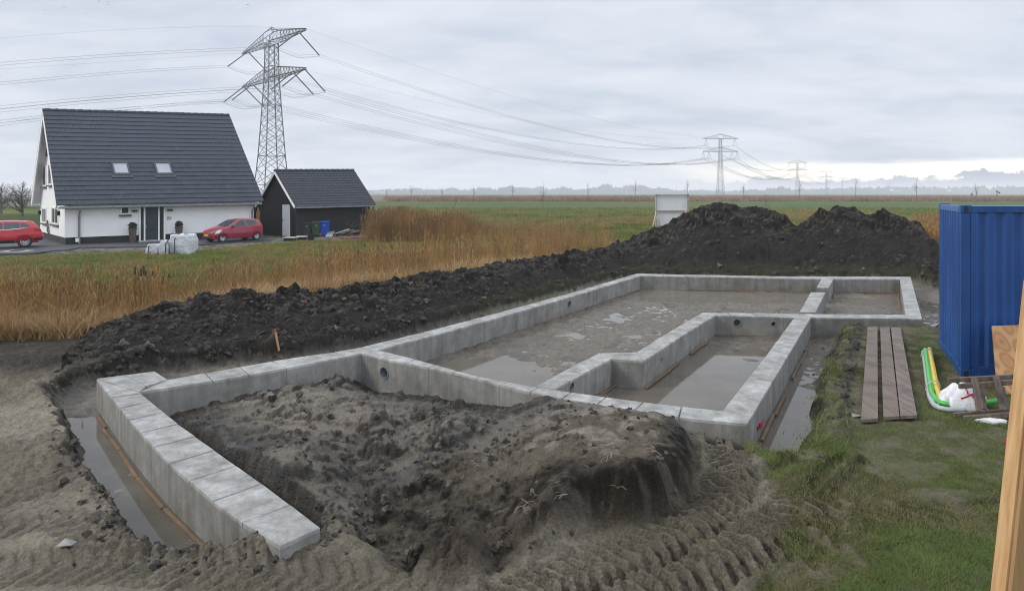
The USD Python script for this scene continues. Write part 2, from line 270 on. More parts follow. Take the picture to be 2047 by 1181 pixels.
def terrain(X, Y):
    px = CX + F * X / np.maximum(Y, .5)
    lo = lambda sc, s, o=4, g=.5: fbm(X, Y, sc, o, s, g)
    # ground: nearly level, rough
    z = 0.05 * lo(.35, 1, 3) + 0.035 * lo(2.2, 2, 3)
    near = ss(45, 25, Y)
    sand = ss(0.25, -0.25, (px - np.interp(Y, [3, 4.4, 5.5, 6.5, 7.5, 9, 12, 14], [1380, 1500, 1610, 1560, 1430, 1560, 1640, 1700])) / 160 + .6 * lo(1.1, 9, 3)) * ss(11.5, 9.8, Y + (px < 160) * -3)
    z = z * near
    # tyre and track marks pressed into the sand
    tr = np.zeros_like(X); press = np.zeros_like(X)
    for pts, w, pitch, amp in TRACKS:
        c = gp(pts); t = np.concatenate([[0], np.cumsum(np.linalg.norm(np.diff(c, axis=0), axis=1))])
        ti = np.linspace(0, t[-1], 60); c = np.stack([np.interp(ti, t, c[:, 0]), np.interp(ti, t, c[:, 1])], 1)
        m = (X > c[:, 0].min() - 1) & (X < c[:, 0].max() + 1) & (Y > c[:, 1].min() - 1) & (Y < c[:, 1].max() + 1)
        if not m.any(): continue
        x, y = X[m], Y[m]; best = np.full(x.shape, 1e9); S = np.zeros(x.shape); T = np.zeros(x.shape)
        for k in range(59):
            e = c[k + 1] - c[k]; l = np.linalg.norm(e); e = e / l; s = np.clip((x - c[k, 0]) * e[0] + (y - c[k, 1]) * e[1], 0, l)
            dx, dy = x - c[k, 0] - s * e[0], y - c[k, 1] - s * e[1]; d = dx * dx + dy * dy; b = d < best
            best[b] = d[b]; S[b] = (ti[k] + s)[b]; T[b] = (e[0] * dy - e[1] * dx)[b]
        wob = fbm(x, y, 1.7, 3, 31) * .10
        a = np.abs(T + wob * .6); ins = ss(w / 2 + .05, w / 2 - .04, a)
        ph = (S + a * .55 + wob * .5) / pitch; lug = ss(.22, .34, np.abs((ph % 1) - .5)) 
        fade = ss(-.28, .1, fbm(x, y, .8, 3, 41) + .12)
        edge = np.exp(-((a - w / 2 - .05) / .05) ** 2)
        tr[m] += ins * (lug * .085 - .055) * amp * (.5 + .5 * fade) + edge * .020 * amp * (.5 + fade)
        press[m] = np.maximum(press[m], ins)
    z += np.clip(tr, -.07, .05)
    # churned mud: ripples and small lumps on the sand
    z += np.maximum(sand, ss(.1, 0, sand) * ss(15, 12, Y) * .14) * near * (0.055 * np.abs(lo(2.6, 14, 3)) * 1.6 + 0.045 * lo(8, 15, 3) + .042 * np.abs(lo(12, 17, 3)) + .022 * lo(26, 16, 2)) * (1 - .35 * press) * (.55 + .9 * ss(-.15, .25, lo(1.3, 18, 3)))
    # dip beside the near corner and in the grass
    cE = G(1490, 880, -.05)[:2]; z -= .10 * np.exp(-(((X - cE[0]) / .9) ** 2 + ((Y - cE[1]) / .5) ** 2))
    cW = G(585, 1092, 0)[:2]; z += .045 * np.exp(-(((X - cW[0]) / .45) ** 2 + ((Y - cW[1] + .05) / .22) ** 2))
    # the dig
    wob = .16 * lo(1.6, 21, 4) + .07 * lo(6, 22, 3)
    sd = sdf(DIG, X, Y) + wob
    floor = ZF + .030 * lo(1.1, 23, 4) + .055 * np.abs(lo(3.2, 24, 4)) + .034 * lo(8, 27, 3) - .013 - puddle_dip(X, Y, PUDDLES)
    floor = floor - .11 * ss(-.15, .15, sdf(LTR, X, Y)) - .13 * ss(-.15, .2, sdf(RTR, X, Y) + .25 * lo(2.0, 25, 3))
    e = ss(-.05, .22, sd)
    dig = e
    z = z + (floor - z) * e
    z += .05 * np.exp(-((sd + .12) / .14) ** 2) * ss(.1, -.1, sd) * np.maximum(lo(3, 26, 3) + .15, 0) * 2
    # block of ground left standing inside the front bay
    bw = np.interp(px, [380, 600, 760, 900, 1050, 1180, 1330], [.16, .22, .55, .95, .62, .34, .26])
    sb = sdf(BLOCK, X, Y) + .13 * lo(1.7, 28, 4) + .10 * lo(5, 29, 3)
    lump = np.interp(px, [380, 560, 700, 900, 1050, 1200, 1300], [.5, .8, 1.3, 1.3, .9, .7, .6]) + .9 * ss(.30, .0, np.abs(sb + .1)) * ss(1000, 1100, px)
    plat = np.interp(px, [340, 700, 1000, 1140, 1220, 1300, 1360], [-.06, -.02, .13, .22, .26, .28, .21]) - .16 * ss(1.3, .1, sb) * ss(1030, 900, px) * ss(6.9, 8.6, Y) + .10 * lo(.9, 30, 3) * lump + .05 * np.abs(lo(3.2, 35, 4)) * lump + .020 * lo(10, 36, 3) + .018 * np.abs(lo(17, 37, 2))
    plat = plat + .10 * np.exp(-((px - 1180) / 200) ** 2) * ss(8.0, 5.8, Y)
    plat = plat + .17 * ss(8.6, 6.6, Y) * ss(720, 560, px) - .22 * ss(1.5, .0, sb) * ss(660, 760, px) * ss(1120, 1000, px)
    for q in WALLS: plat = np.minimum(plat, .10 + .5 * np.maximum(-sdf(q, X, Y) - .03, 0) + .03 * lo(7, 38, 2))
    b = np.where(sb > 0, 1.0, ss(-1, 0, sb / bw)) ; b = b * b * (3 - 2 * b)
    blk = b * (sd > -3)
    z = z + (plat - z) * b
    # spoil ridge and heaps
    cx, cy, co = (np.array(a, float) for a in zip(*CREST))
    bk = gp(BANK); bpx, bY = np.array([p[0] for p in BANK], float), bk[:, 1]
    d0 = np.interp(px, bpx, bY); off = np.interp(px, cx, co); dc = d0 + .35 + off
    zc = np.maximum(H - (np.interp(px, cx, cy) - HOR) * dc / F, 0) * ss(90, 190, px)
    slope = Y - d0 - .25
    t = slope / np.maximum(off + .1, .2)
    up = np.clip(t, 0, 1); up = up * (1.15 - .15 * up * up)
    up = np.where(t < 1, up, 1 - .25 * ((t - 1)) ** 2)
    back = np.maximum(zc * 1.15, .35) + .9
    dn = 1 - ss(0, 1, (Y - dc - .15) / (back * 1.25))
    rd = np.clip(np.minimum(up, 1), 0, 1) * dn
    rd = np.where((off > .05) & (Y > d0) & (Y < dc + back * 2.2), rd, 0)
    big = ss(1250, 1420, px)
    rz = zc * rd
    body = ss(0, .25, rd) * (zc > .05)
    rz = rz + body * ((.10 + .13 * big) * lo(.75, 50, 4) + .13 * np.abs(lo(2.3, 51, 4)) + .07 * lo(5.5, 52, 3) + .06 * np.abs(lo(4.2, 54, 3)) + (.06 + .09 * big) * lo(1.6, 53, 3) - .065 + .16 * big * np.abs(fbm(X + .3 * Y, Y * .35, 1.3, 3, 55)) + .05 * big * lo(3.4, 56, 3)) * (.72 + .28 * big) * np.minimum(1, .35 + zc)
    z = np.where(body > 0, np.maximum(z, rz), z)
    ridge = body * (rz > z - .02)
    # rough strip on the left between the sand and the reeds
    # ditch behind the ridge and under the reeds
    dd = Y - np.interp(px, [-600, 0, 170, 480, 800, 1200, 1300, 2600], [13.2, 13.0, 13.2, 16.8, 20.5, 29, 40, 40])
    dt = ss(-1.3, -.2, dd) * ss(3.4, 2.0, dd) * (px < 1260) * ss(.35, 0, ridge)
    z = z - .34 * dt
    # pasture beyond: tussocks, dike on the left
    past = ss(34, 44, Y) * ss(110, 75, Y) * ss(770, 840, px)
    z = z + past * (.34 * np.abs(lo(.33, 60, 3)) + .20 * lo(.9, 61, 3)) + ss(24, 32, Y) * ss(60, 40, Y) * ss(1150, 1260, px) * .2 * np.abs(lo(.5, 62, 3))
    z = z + .95 * ss(44, 49.5, Y) * ss(64, 56, Y) * ss(150, 60, px)
    z = z - .12 * ss(110, 130, Y) * ss(205, 190, Y)
    return z, dict(px=px, sand=sand, dig=dig, sd=sd, blk=blk, sb=sb, ridge=ridge, big=big, press=press, past=past, dt=dt)

cols = np.concatenate([np.linspace(-700, -80, 26)[:-1], np.linspace(-80, 2110, 850), np.linspace(2110, 2750, 26)[1:]])
rows = [2.9]
while rows[-1] < 6500:
    y = rows[-1]
    rows.append(y + y * (.0026 if y < 16 else .0030 if y < 31 else .011 if y < 120 else .05 if y < 700 else .16))
rows = np.array(rows)
YY, PX = np.meshgrid(rows, cols, indexing='ij'); XX = (PX - CX) / F * YY
ZZ, R = terrain(XX, YY)
# clods: half-buried lumps on all loose earth
crng = np.random.default_rng(5)
bY_ = np.interp(PX, [b[0] for b in BANK], gp(BANK)[:, 1])
slot = ss(-1.2, -.5, YY - bY_) * ss(1.6, .7, YY - bY_ - np.interp(PX, [200, 1300, 1400], [0, .6, 1.5])) * ss(170, 230, PX) * ss(1900, 1870, PX) * (R['dig'] < .6)
ZZ += slot * (1 - np.clip(R['ridge'] * 3, 0, 1)) * (.10 * np.abs(fbm(XX, YY, 2.2, 3, 141)) + .05 * fbm(XX, YY, 6, 3, 142))
mudp = ss(.3, 0, np.abs(PX - np.interp(YY, [7, 9, 13], [1690, 1690, 1715])) / 60) * ss(6.8, 8, YY) * ss(15, 13, YY) * (R['dig'] < .3)
ZZ += mudp * (.09 * np.abs(fbm(XX, YY, 2.5, 3, 143)) + .05 * fbm(XX, YY, 7, 3, 144))
WD = sdf(WALLS[0], XX, YY); offwall = ss(-.02, -.22, WD)
loose = offwall * np.clip(.6 * slot + .5 * mudp + R['ridge'] + R['blk'] * np.interp(R['px'], [400, 700, 900, 1080, 1200], [.7, 1, 1, .5, .25]) + .35 * np.exp(-(R['sd'] / .18) ** 2) * ss(18, 12, YY), 0, 1)
for size, dens in ((.30, 1.2), (.16, 5.0), (.075, 26.0), (.04, 70)):
    lo_, hi_ = (-9, 4.2), (16, 31)
    m = (YY < (31 if size > .1 else 23 if size > .05 else 11)) & (loose > .05) & (XX > -12) & (XX < 17); wx_, wy_ = size * 1.1 * fbm(XX[m], YY[m], .55 / size, 3, 72), size * 1.1 * fbm(XX[m], YY[m], .55 / size, 3, 75)
    npt = int(29 * 27 * dens); c = np.stack([crng.uniform(-12, 17, npt), crng.uniform(4, 31, npt)], 1)
    if size < .05: c = c[c[:, 1] < 11.5]
    if size > .2: c = c[(c[:, 1] > 20) | (c[:, 1] < 8.2)]
    r = size * crng.uniform(.45, 1.25, len(c)) ** 1.5
    d, i = cKDTree(c).query(np.stack([XX[m] + wx_, YY[m] + wy_], 1)); q = d / r[i]
    q = q * (1 + .8 * fbm(XX[m], YY[m], 1.3 / size, 3, 71))
    keep = crng.random(len(c)) < .75
    ZZ[m] += loose[m] * np.clip(1 - q ** 2.2, 0, 1) ** .7 * r[i] * .62 * keep[i]

# normals over the whole sheet
def grid_normals():
    Pt = np.stack([XX, YY, ZZ], -1); du = np.gradient(Pt, axis=1); dv = np.gradient(Pt, axis=0)
    n = np.cross(du, dv); return Pt, n / (np.linalg.norm(n, axis=-1, keepdims=True) + 1e-12)
PT, NN = grid_normals()

# colours of the earth itself
def C(*a): return np.array(a, float)
def lerp(a, b, t): return a + (np.asarray(b) - a) * t[..., None]
nz1, nz2, nz3 = fbm(XX, YY, .8, 4, 80), fbm(XX, YY, 5, 4, 83), fbm(XX, YY, 19, 3, 86)
col = np.broadcast_to(C(.060, .066, .022), XX.shape + (3,)).copy()
wet = np.full(XX.shape, .85)
px = R['px']
grassy = 1 - np.clip(R['sand'], 0, 1)
bare = ss(-.02, .22, nz1 * .9 + nz2 * .5 + np.interp(YY, [4, 6, 9, 12, 15], [.06, .04, .06, .14, .2]))
col = lerp(C(.050, .058, .020) + 0 * col, C(.085, .082, .030), ss(-.2, .3, nz1))
col = lerp(col, lerp(C(.090, .082, .050) + 0 * col, C(.140, .126, .088), ss(-.1, .25, nz2)), bare * ss(20, 15, YY) * .9)
mud = ss(.3, 0, np.abs(px - np.interp(YY, [7, 9, 13], [1690, 1690, 1715])) / 60) * ss(6.8, 8, YY) * ss(15, 13, YY)
col = lerp(col, C(.060, .056, .048), mud * .8)
# lawn of the neighbour's plot and pasture
lawn = ss(14.5, 16, YY)
lc = lerp(C(.090, .115, .022) + 0 * col, C(.135, .135, .034), ss(-.15, .3, nz1 + .3 * nz2))
col = lerp(col, lc, lawn)
tuss = ss(36, 46, YY) * ss(780, 850, px)
tc = lerp(C(.080, .105, .026) + 0 * col, C(.150, .125, .045), ss(-.12, .22, fbm(XX, YY, .4, 4, 90) + .3 * nz1))
col = lerp(col, tc, tuss)
fg = fbm(XX, YY, .03, 3, 150)
col = lerp(col, lerp(C(.064, .106, .027) + 0 * col, C(.100, .108, .036), ss(-.05, .3, fg)), ss(95, 108, YY + 10 * nz1))
col = lerp(col, C(.150, .122, .085), ss(205, 215, YY + 12 * nz1))
col = lerp(col, C(.075, .100, .040), ss(430, 470, YY))
col = lerp(col, C(.060, .078, .028), ss(43, 46, YY) * ss(66, 62, YY) * ss(180, 90, px))
# earth strip and verge before the house
hs = np.interp(px, [-700, 0, 130, 250, 400, 520, 600, 760, 800], [27.4, 27.6, 28.6, 29.6, 30.6, 34.0, 37, 38, 36])
he = np.interp(px, [-700, 130, 520, 780, 820], [60, 34, 41, 44, 30])
strip = ss(-.4, .5, YY - hs + .8 * nz1 + .4 * nz2) * ss(.8, -.2, YY - he) * (px < 830)
col = lerp(col, lerp(C(.085, .075, .062) + 0 * col, C(.19, .172, .14), ss(-.15, .2, nz2 + .5 * nz1)), strip)
# sand
sandc = lerp(C(.165, .143, .104) + 0 * col, C(.250, .220, .168), ss(-.25, .3, nz1 + .35 * nz2))
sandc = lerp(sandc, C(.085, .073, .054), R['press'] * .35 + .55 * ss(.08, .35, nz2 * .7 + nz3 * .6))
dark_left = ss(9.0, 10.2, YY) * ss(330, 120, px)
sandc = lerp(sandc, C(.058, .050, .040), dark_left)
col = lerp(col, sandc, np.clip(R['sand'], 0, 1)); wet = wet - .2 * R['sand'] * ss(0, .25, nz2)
# dug floor
fl = lerp(C(.098, .085, .066) + 0 * col, C(.178, .157, .126), ss(-.2, .25, nz2 + .5 * nz1))
col = lerp(col, fl, ss(.4, .9, R['dig'])); wet = np.where(R['dig'] > .5, .34 + .30 * ss(-.1, .2, nz2 + .4 * nz1), wet)
# cut faces, block and heaps
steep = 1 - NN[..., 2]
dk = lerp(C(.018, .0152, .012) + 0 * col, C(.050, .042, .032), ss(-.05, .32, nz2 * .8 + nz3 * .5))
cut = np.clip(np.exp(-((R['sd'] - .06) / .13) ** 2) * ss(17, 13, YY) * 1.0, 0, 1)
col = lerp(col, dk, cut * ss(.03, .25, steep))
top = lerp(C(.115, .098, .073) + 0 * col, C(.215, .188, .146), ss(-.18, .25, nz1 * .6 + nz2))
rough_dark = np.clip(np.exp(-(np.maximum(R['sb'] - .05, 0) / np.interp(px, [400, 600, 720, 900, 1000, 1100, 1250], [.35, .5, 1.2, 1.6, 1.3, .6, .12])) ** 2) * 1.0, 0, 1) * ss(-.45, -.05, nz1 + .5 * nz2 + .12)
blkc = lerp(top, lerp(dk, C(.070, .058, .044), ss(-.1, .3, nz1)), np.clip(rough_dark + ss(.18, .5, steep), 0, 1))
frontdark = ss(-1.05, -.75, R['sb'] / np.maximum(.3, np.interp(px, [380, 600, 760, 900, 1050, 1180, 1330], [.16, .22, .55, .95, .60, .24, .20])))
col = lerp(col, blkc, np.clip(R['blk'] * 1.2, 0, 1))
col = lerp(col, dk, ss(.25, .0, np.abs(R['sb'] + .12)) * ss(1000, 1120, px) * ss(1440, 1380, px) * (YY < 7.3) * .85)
rc = lerp(C(.0115, .0098, .0078) + 0 * col, C(.041, .0355, .0285), ss(-.15, .3, nz2 * .7 + nz3 * .6 + .4 * nz1))
rc = lerp(rc, C(.075, .068, .057), ss(.20, .42, nz3 + .4 * nz2) * .8)
col = lerp(col, rc, np.clip(R['ridge'] * 1.6, 0, 1)); wet = np.where(R['ridge'] > .3, .8, wet)

col = lerp(col, C(.026, .023, .020), slot * .9)
col = lerp(col, C(.030, .028, .018), R['dt'] * .8)
col = np.clip(col * (1 + .35 * nz3[..., None] * ss(40, 20, YY)[..., None]), .008, .9)

ne, nr = len(cols), len(rows)
ii, jj = np.meshgrid(np.arange(nr - 1), np.arange(ne - 1), indexing='ij')
QUAD = np.stack([ii * ne + jj, ii * ne + jj + 1, (ii + 1) * ne + jj + 1, (ii + 1) * ne + jj], -1)
def region_mesh(name, mask, material, label=None, cat=None, kind=None):
    q = QUAD[mask[:-1, :-1]].reshape(-1, 4); u, inv = np.unique(q, return_inverse=True); q = inv.reshape(-1, 4)
    path = '/World/' + numbered('/World', name)
    m = UsdGeom.Mesh.Define(stage, path)
    m.CreatePointsAttr(Vt.Vec3fArray.FromNumpy(PT.reshape(-1, 3)[u].astype(np.float32)))
    m.CreateFaceVertexCountsAttr(Vt.IntArray.FromNumpy(np.full(len(q), 4, np.int32)))
    m.CreateFaceVertexIndicesAttr(Vt.IntArray.FromNumpy(q.astype(np.int32).ravel()))
    m.CreateSubdivisionSchemeAttr('none')
    m.CreateNormalsAttr(Vt.Vec3fArray.FromNumpy(NN.reshape(-1, 3)[u].astype(np.float32))); m.SetNormalsInterpolation('vertex')
    pv = UsdGeom.PrimvarsAPI(m)
    pv.CreatePrimvar('tint', Sdf.ValueTypeNames.Color3fArray, 'vertex').Set(Vt.Vec3fArray.FromNumpy(col.reshape(-1, 3)[u].astype(np.float32)))
    pv.CreatePrimvar('gloss', Sdf.ValueTypeNames.FloatArray, 'vertex').Set(Vt.FloatArray.FromNumpy(wet.reshape(-1)[u].astype(np.float32)))
    UsdShade.MaterialBindingAPI.Apply(m.GetPrim()).Bind(material)
    key(m.GetPrim(), label=label, category=cat, kind=kind)
    return m
earth = usdkit.material(stage, '/World/Looks/earth', {
    'at': ('attribute', {'attribute': 'tint'}), 'gl': ('attribute', {'attribute': 'gloss'}), 'geo': ('geometry', {}),
    'n1': ('noise_texture', {'scale': 45.0, 'detail': 4.0, 'roughness': 0.65}), 'n2': ('noise_texture', {'scale': 14.0, 'detail': 5.0, 'roughness': 0.65}),
    'mr': ('map_range', {'from_min': .25, 'from_max': .75, 'to_min': .60, 'to_max': 1.40}), 'mul': ('vector_math', {'math_type': 'scale'}),
    'add': ('math', {'math_type': 'multiply_add', 'value2': 1.6}), 'b': ('bump', {'strength': .95, 'distance': .03}), 'sp': ('map_range', {'from_min': .3, 'from_max': .8, 'to_min': .55, 'to_max': .10, 'clamp': True}), 'p': ('principled_bsdf', {})},
    [('geo.position', 'n1.vector'), ('geo.position', 'n2.vector'), ('n1.fac', 'mr.value'), ('at.color', 'mul.vector1'), ('mr.result', 'mul.scale'), ('mul.vector', 'p.base_color'),
     ('gl.fac', 'p.roughness'), ('gl.fac', 'sp.value'), ('sp.result', 'p.specular_ior_level'), ('n2.fac', 'add.value1'), ('n1.fac', 'add.value3'), ('add.value', 'b.height'), ('b.normal', 'p.normal')], surface='p.BSDF')
ridge_m = (R['ridge'] > .35) & (YY < 33)
saddle = np.interp(YY, [20, 30], [1590, 1600])
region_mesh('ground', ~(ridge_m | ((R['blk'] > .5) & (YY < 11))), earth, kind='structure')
region_mesh('soil_ridge', ridge_m & (px < 1262), earth, 'long low ridge of dark dug soil between the reeds and the concrete foundation', 'soil ridge')
region_mesh('soil_heap', ridge_m & (px >= 1262) & (px < saddle), earth, 'tall heap of dark soil beside the white board, left of the two peaks', 'soil heap')
region_mesh('soil_heap', ridge_m & (px >= saddle), earth, 'tall heap of dark soil with a dark stump on top, near the blue container', 'soil heap')
region_mesh('soil_block', (R['blk'] > .5) & (YY < 11) & ~ridge_m, earth, 'undug block of lumpy muddy earth standing inside the front bay of the foundation', 'earth bank')
under = usdkit.mesh(stage, '/World/field', (np.array([(-9000, -2000, -.75), (9000, -2000, -.75), (9000, 9000, -.75), (-9000, 9000, -.75)], float), np.array([(0, 1, 2), (0, 2, 3)])), mat('field', (.06, .075, .03), (.09, .09, .045), .05, .9, world=True))
key(under.GetPrim(), kind='structure')
def ground_z(x, y):
    """height of the finished sheet at a point (nearest grid vertex, bilinear)"""
    p = CX + F * x / y; i = np.interp(y, rows, np.arange(nr)); j = np.interp(p, cols, np.arange(ne))
    i0, j0 = np.clip(np.floor(i).astype(int), 0, nr - 2), np.clip(np.floor(j).astype(int), 0, ne - 2); a, b = i - i0, j - j0
    return ZZ[i0, j0] * (1 - a) * (1 - b) + ZZ[i0 + 1, j0] * a * (1 - b) + ZZ[i0, j0 + 1] * (1 - a) * b + ZZ[i0 + 1, j0 + 1] * a * b
# muddy water lying in the dig
def water_mat():
    return usdkit.material(stage, '/World/Looks/muddy_water', {'geo': ('geometry', {}), 'n': ('noise_texture', {'scale': 3.0, 'detail': 3.0}), 'n3': ('noise_texture', {'scale': 1.7, 'detail': 6.0, 'roughness': .6}),
        'rp': ('rgb_ramp', {'ramp': [(.3, (.080, .069, .053)), (.7, (.122, .108, .086))]}), 'nf': ('noise_texture', {'scale': 2.6, 'detail': 7.0, 'roughness': .62}), 'foam': ('rgb_ramp', {'ramp': [(.665, (0, 0, 0)), (.70, (.55, .55, .55))]}), 'mx': ('mix_color', {'b': (.36, .34, .30)}), 'ro': ('map_range', {'to_min': .025, 'to_max': .7}), 'b': ('bump', {'strength': .06, 'distance': .01}),
        'p': ('principled_bsdf', {'roughness': .03, 'ior': 1.33, 'specular_ior_level': .6})},
        [('geo.position', 'n.vector'), ('geo.position', 'n3.vector'), ('n3.fac', 'rp.fac'), ('geo.position', 'nf.vector'), ('nf.fac', 'foam.fac'), ('foam.color', 'mx.fac'), ('rp.color', 'mx.a'), ('mx.result', 'p.base_color'), ('foam.color', 'ro.value'), ('ro.result', 'p.roughness'), ('n.fac', 'b.height'), ('b.normal', 'p.normal')], surface='p.BSDF')
wm = water_mat()
def puddle(pts, z, label):
    pl = gp(pts, z); m = prism(pl, z - .01, z)
    solo('puddle', None, None, m, wm, kind='structure'); 
puddle([(60, 790), (190, 800), (510, 1090), (430, 1110), (280, 1110), (100, 950)], ZW, '')
puddle([(1490, 905), (1500, 870), (1640, 640), (1700, 640), (1660, 900)], ZW, '')
puddle([(1112, 790), (1290, 742), (1420, 640), (1590, 640), (1450, 845), (1300, 825)], ZW, '')
puddle([(765, 715), (1280, 562), (1640, 570), (1590, 640), (1410, 640), (1270, 730), (1080, 790), (950, 770)], ZW, '')
puddle([(1640, 566), (1800, 570), (1815, 645), (1600, 645)], ZW, '')
puddle([(1838, 560), (1905, 560), (1905, 665), (1848, 665)], ZW, '')
puddle([(1110, 505), (1180, 481), (1255, 481), (1250, 500)], -.22, '')
# ------------------------------------------------------------------ the concrete foundation
def speckle(name, c1, c2, c3, bump=.25):
    return usdkit.material(stage, '/World/Looks/' + name, {'geo': ('geometry', {}), 'n1': ('noise_texture', {'scale': 3.4, 'detail': 8.0, 'roughness': .68}), 'n2': ('noise_texture', {'scale': 55.0, 'detail': 3.0, 'roughness': .7}),
        'st': ('mapping', {'scale': (7.0, 7.0, .7)}), 'n3': ('noise_texture', {'scale': 1.0, 'detail': 4.0, 'roughness': .6}), 'rp': ('rgb_ramp', {'ramp': [(.28, c1), (.5, c2), (.72, c3)]}),
        'm1': ('map_range', {'from_min': .3, 'from_max': .7, 'to_min': .86, 'to_max': 1.12}), 'm3': ('map_range', {'from_min': .35, 'from_max': .7, 'to_min': 1.10, 'to_max': .72}), 'oi': ('object_info', {}), 'mo': ('map_range', {'to_min': .92, 'to_max': 1.07}),
        'vh': ('voronoi_texture', {'scale': 26.0}), 'hl': ('map_range', {'from_min': .07, 'from_max': .13, 'to_min': .55, 'to_max': 1.0, 'clamp': True}), 'kh': ('math', {'math_type': 'multiply'}), 'ms': ('noise_texture', {'scale': 1.4, 'detail': 7.0, 'roughness': .7}), 'mr2': ('rgb_ramp', {'ramp': [(.56, (0, 0, 0)), (.72, (.75, .75, .75))]}), 'mm': ('mix_color', {'b': (.13, .112, .085)}), 'k1': ('math', {'math_type': 'multiply'}), 'k2': ('math', {'math_type': 'multiply'}), 'sc': ('vector_math', {'math_type': 'scale'}), 'b': ('bump', {'strength': bump, 'distance': .006}), 'p': ('principled_bsdf', {'roughness': .78, 'specular_ior_level': .3})},
        [('geo.position', 'n1.vector'), ('geo.position', 'n2.vector'), ('geo.position', 'st.vector'), ('st.vector', 'n3.vector'), ('n1.fac', 'rp.fac'), ('n2.fac', 'm1.value'), ('n3.fac', 'm3.value'), ('oi.random', 'mo.value'),
         ('m1.result', 'k1.value1'), ('m3.result', 'k1.value2'), ('k1.value', 'k2.value1'), ('mo.result', 'k2.value2'), ('rp.color', 'sc.vector1'), ('kh.value', 'sc.scale'), ('geo.position', 'vh.vector'), ('vh.distance', 'hl.value'), ('k2.value', 'kh.value1'), ('hl.result', 'kh.value2'), ('geo.position', 'ms.vector'), ('ms.fac', 'mr2.fac'), ('mr2.color', 'mm.fac'), ('sc.vector', 'mm.a'), ('mm.result', 'p.base_color'), ('n2.fac', 'b.height'), ('b.normal', 'p.normal')], surface='p.BSDF')
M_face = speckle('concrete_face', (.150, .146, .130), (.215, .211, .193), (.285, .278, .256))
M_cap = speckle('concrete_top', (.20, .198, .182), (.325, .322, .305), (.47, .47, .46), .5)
M_dark = mat('dark_opening', (.012, .014, .016), rough=.7)
M_pvc = mat('grey_pipe', (.16, .19, .20), rough=.4)
M_form = mat('orange_formwork', (.215, .125, .06), (.10, .07, .045), 3.0, .7, .3, 60)
M_red = mat('red_paint', (.45, .012, .02), rough=.6)
found = thing('foundation', 'grey concrete strip foundation of a house with inner walls and wet mud between them', 'foundation', (0, 0, 0))
def resample(pts, n=None, step=None):
    p = np.array(pts, float); t = np.concatenate([[0], np.cumsum(np.linalg.norm(np.diff(p, axis=0), axis=1))])
    if n is None: n = max(2, int(round(t[-1] / step)) + 1)
    s = np.linspace(0, t[-1], n); return np.stack([np.interp(s, t, p[:, k]) for k in range(p.shape[1])], 1)
jr = np.random.default_rng(3)
WALLFACES = {}
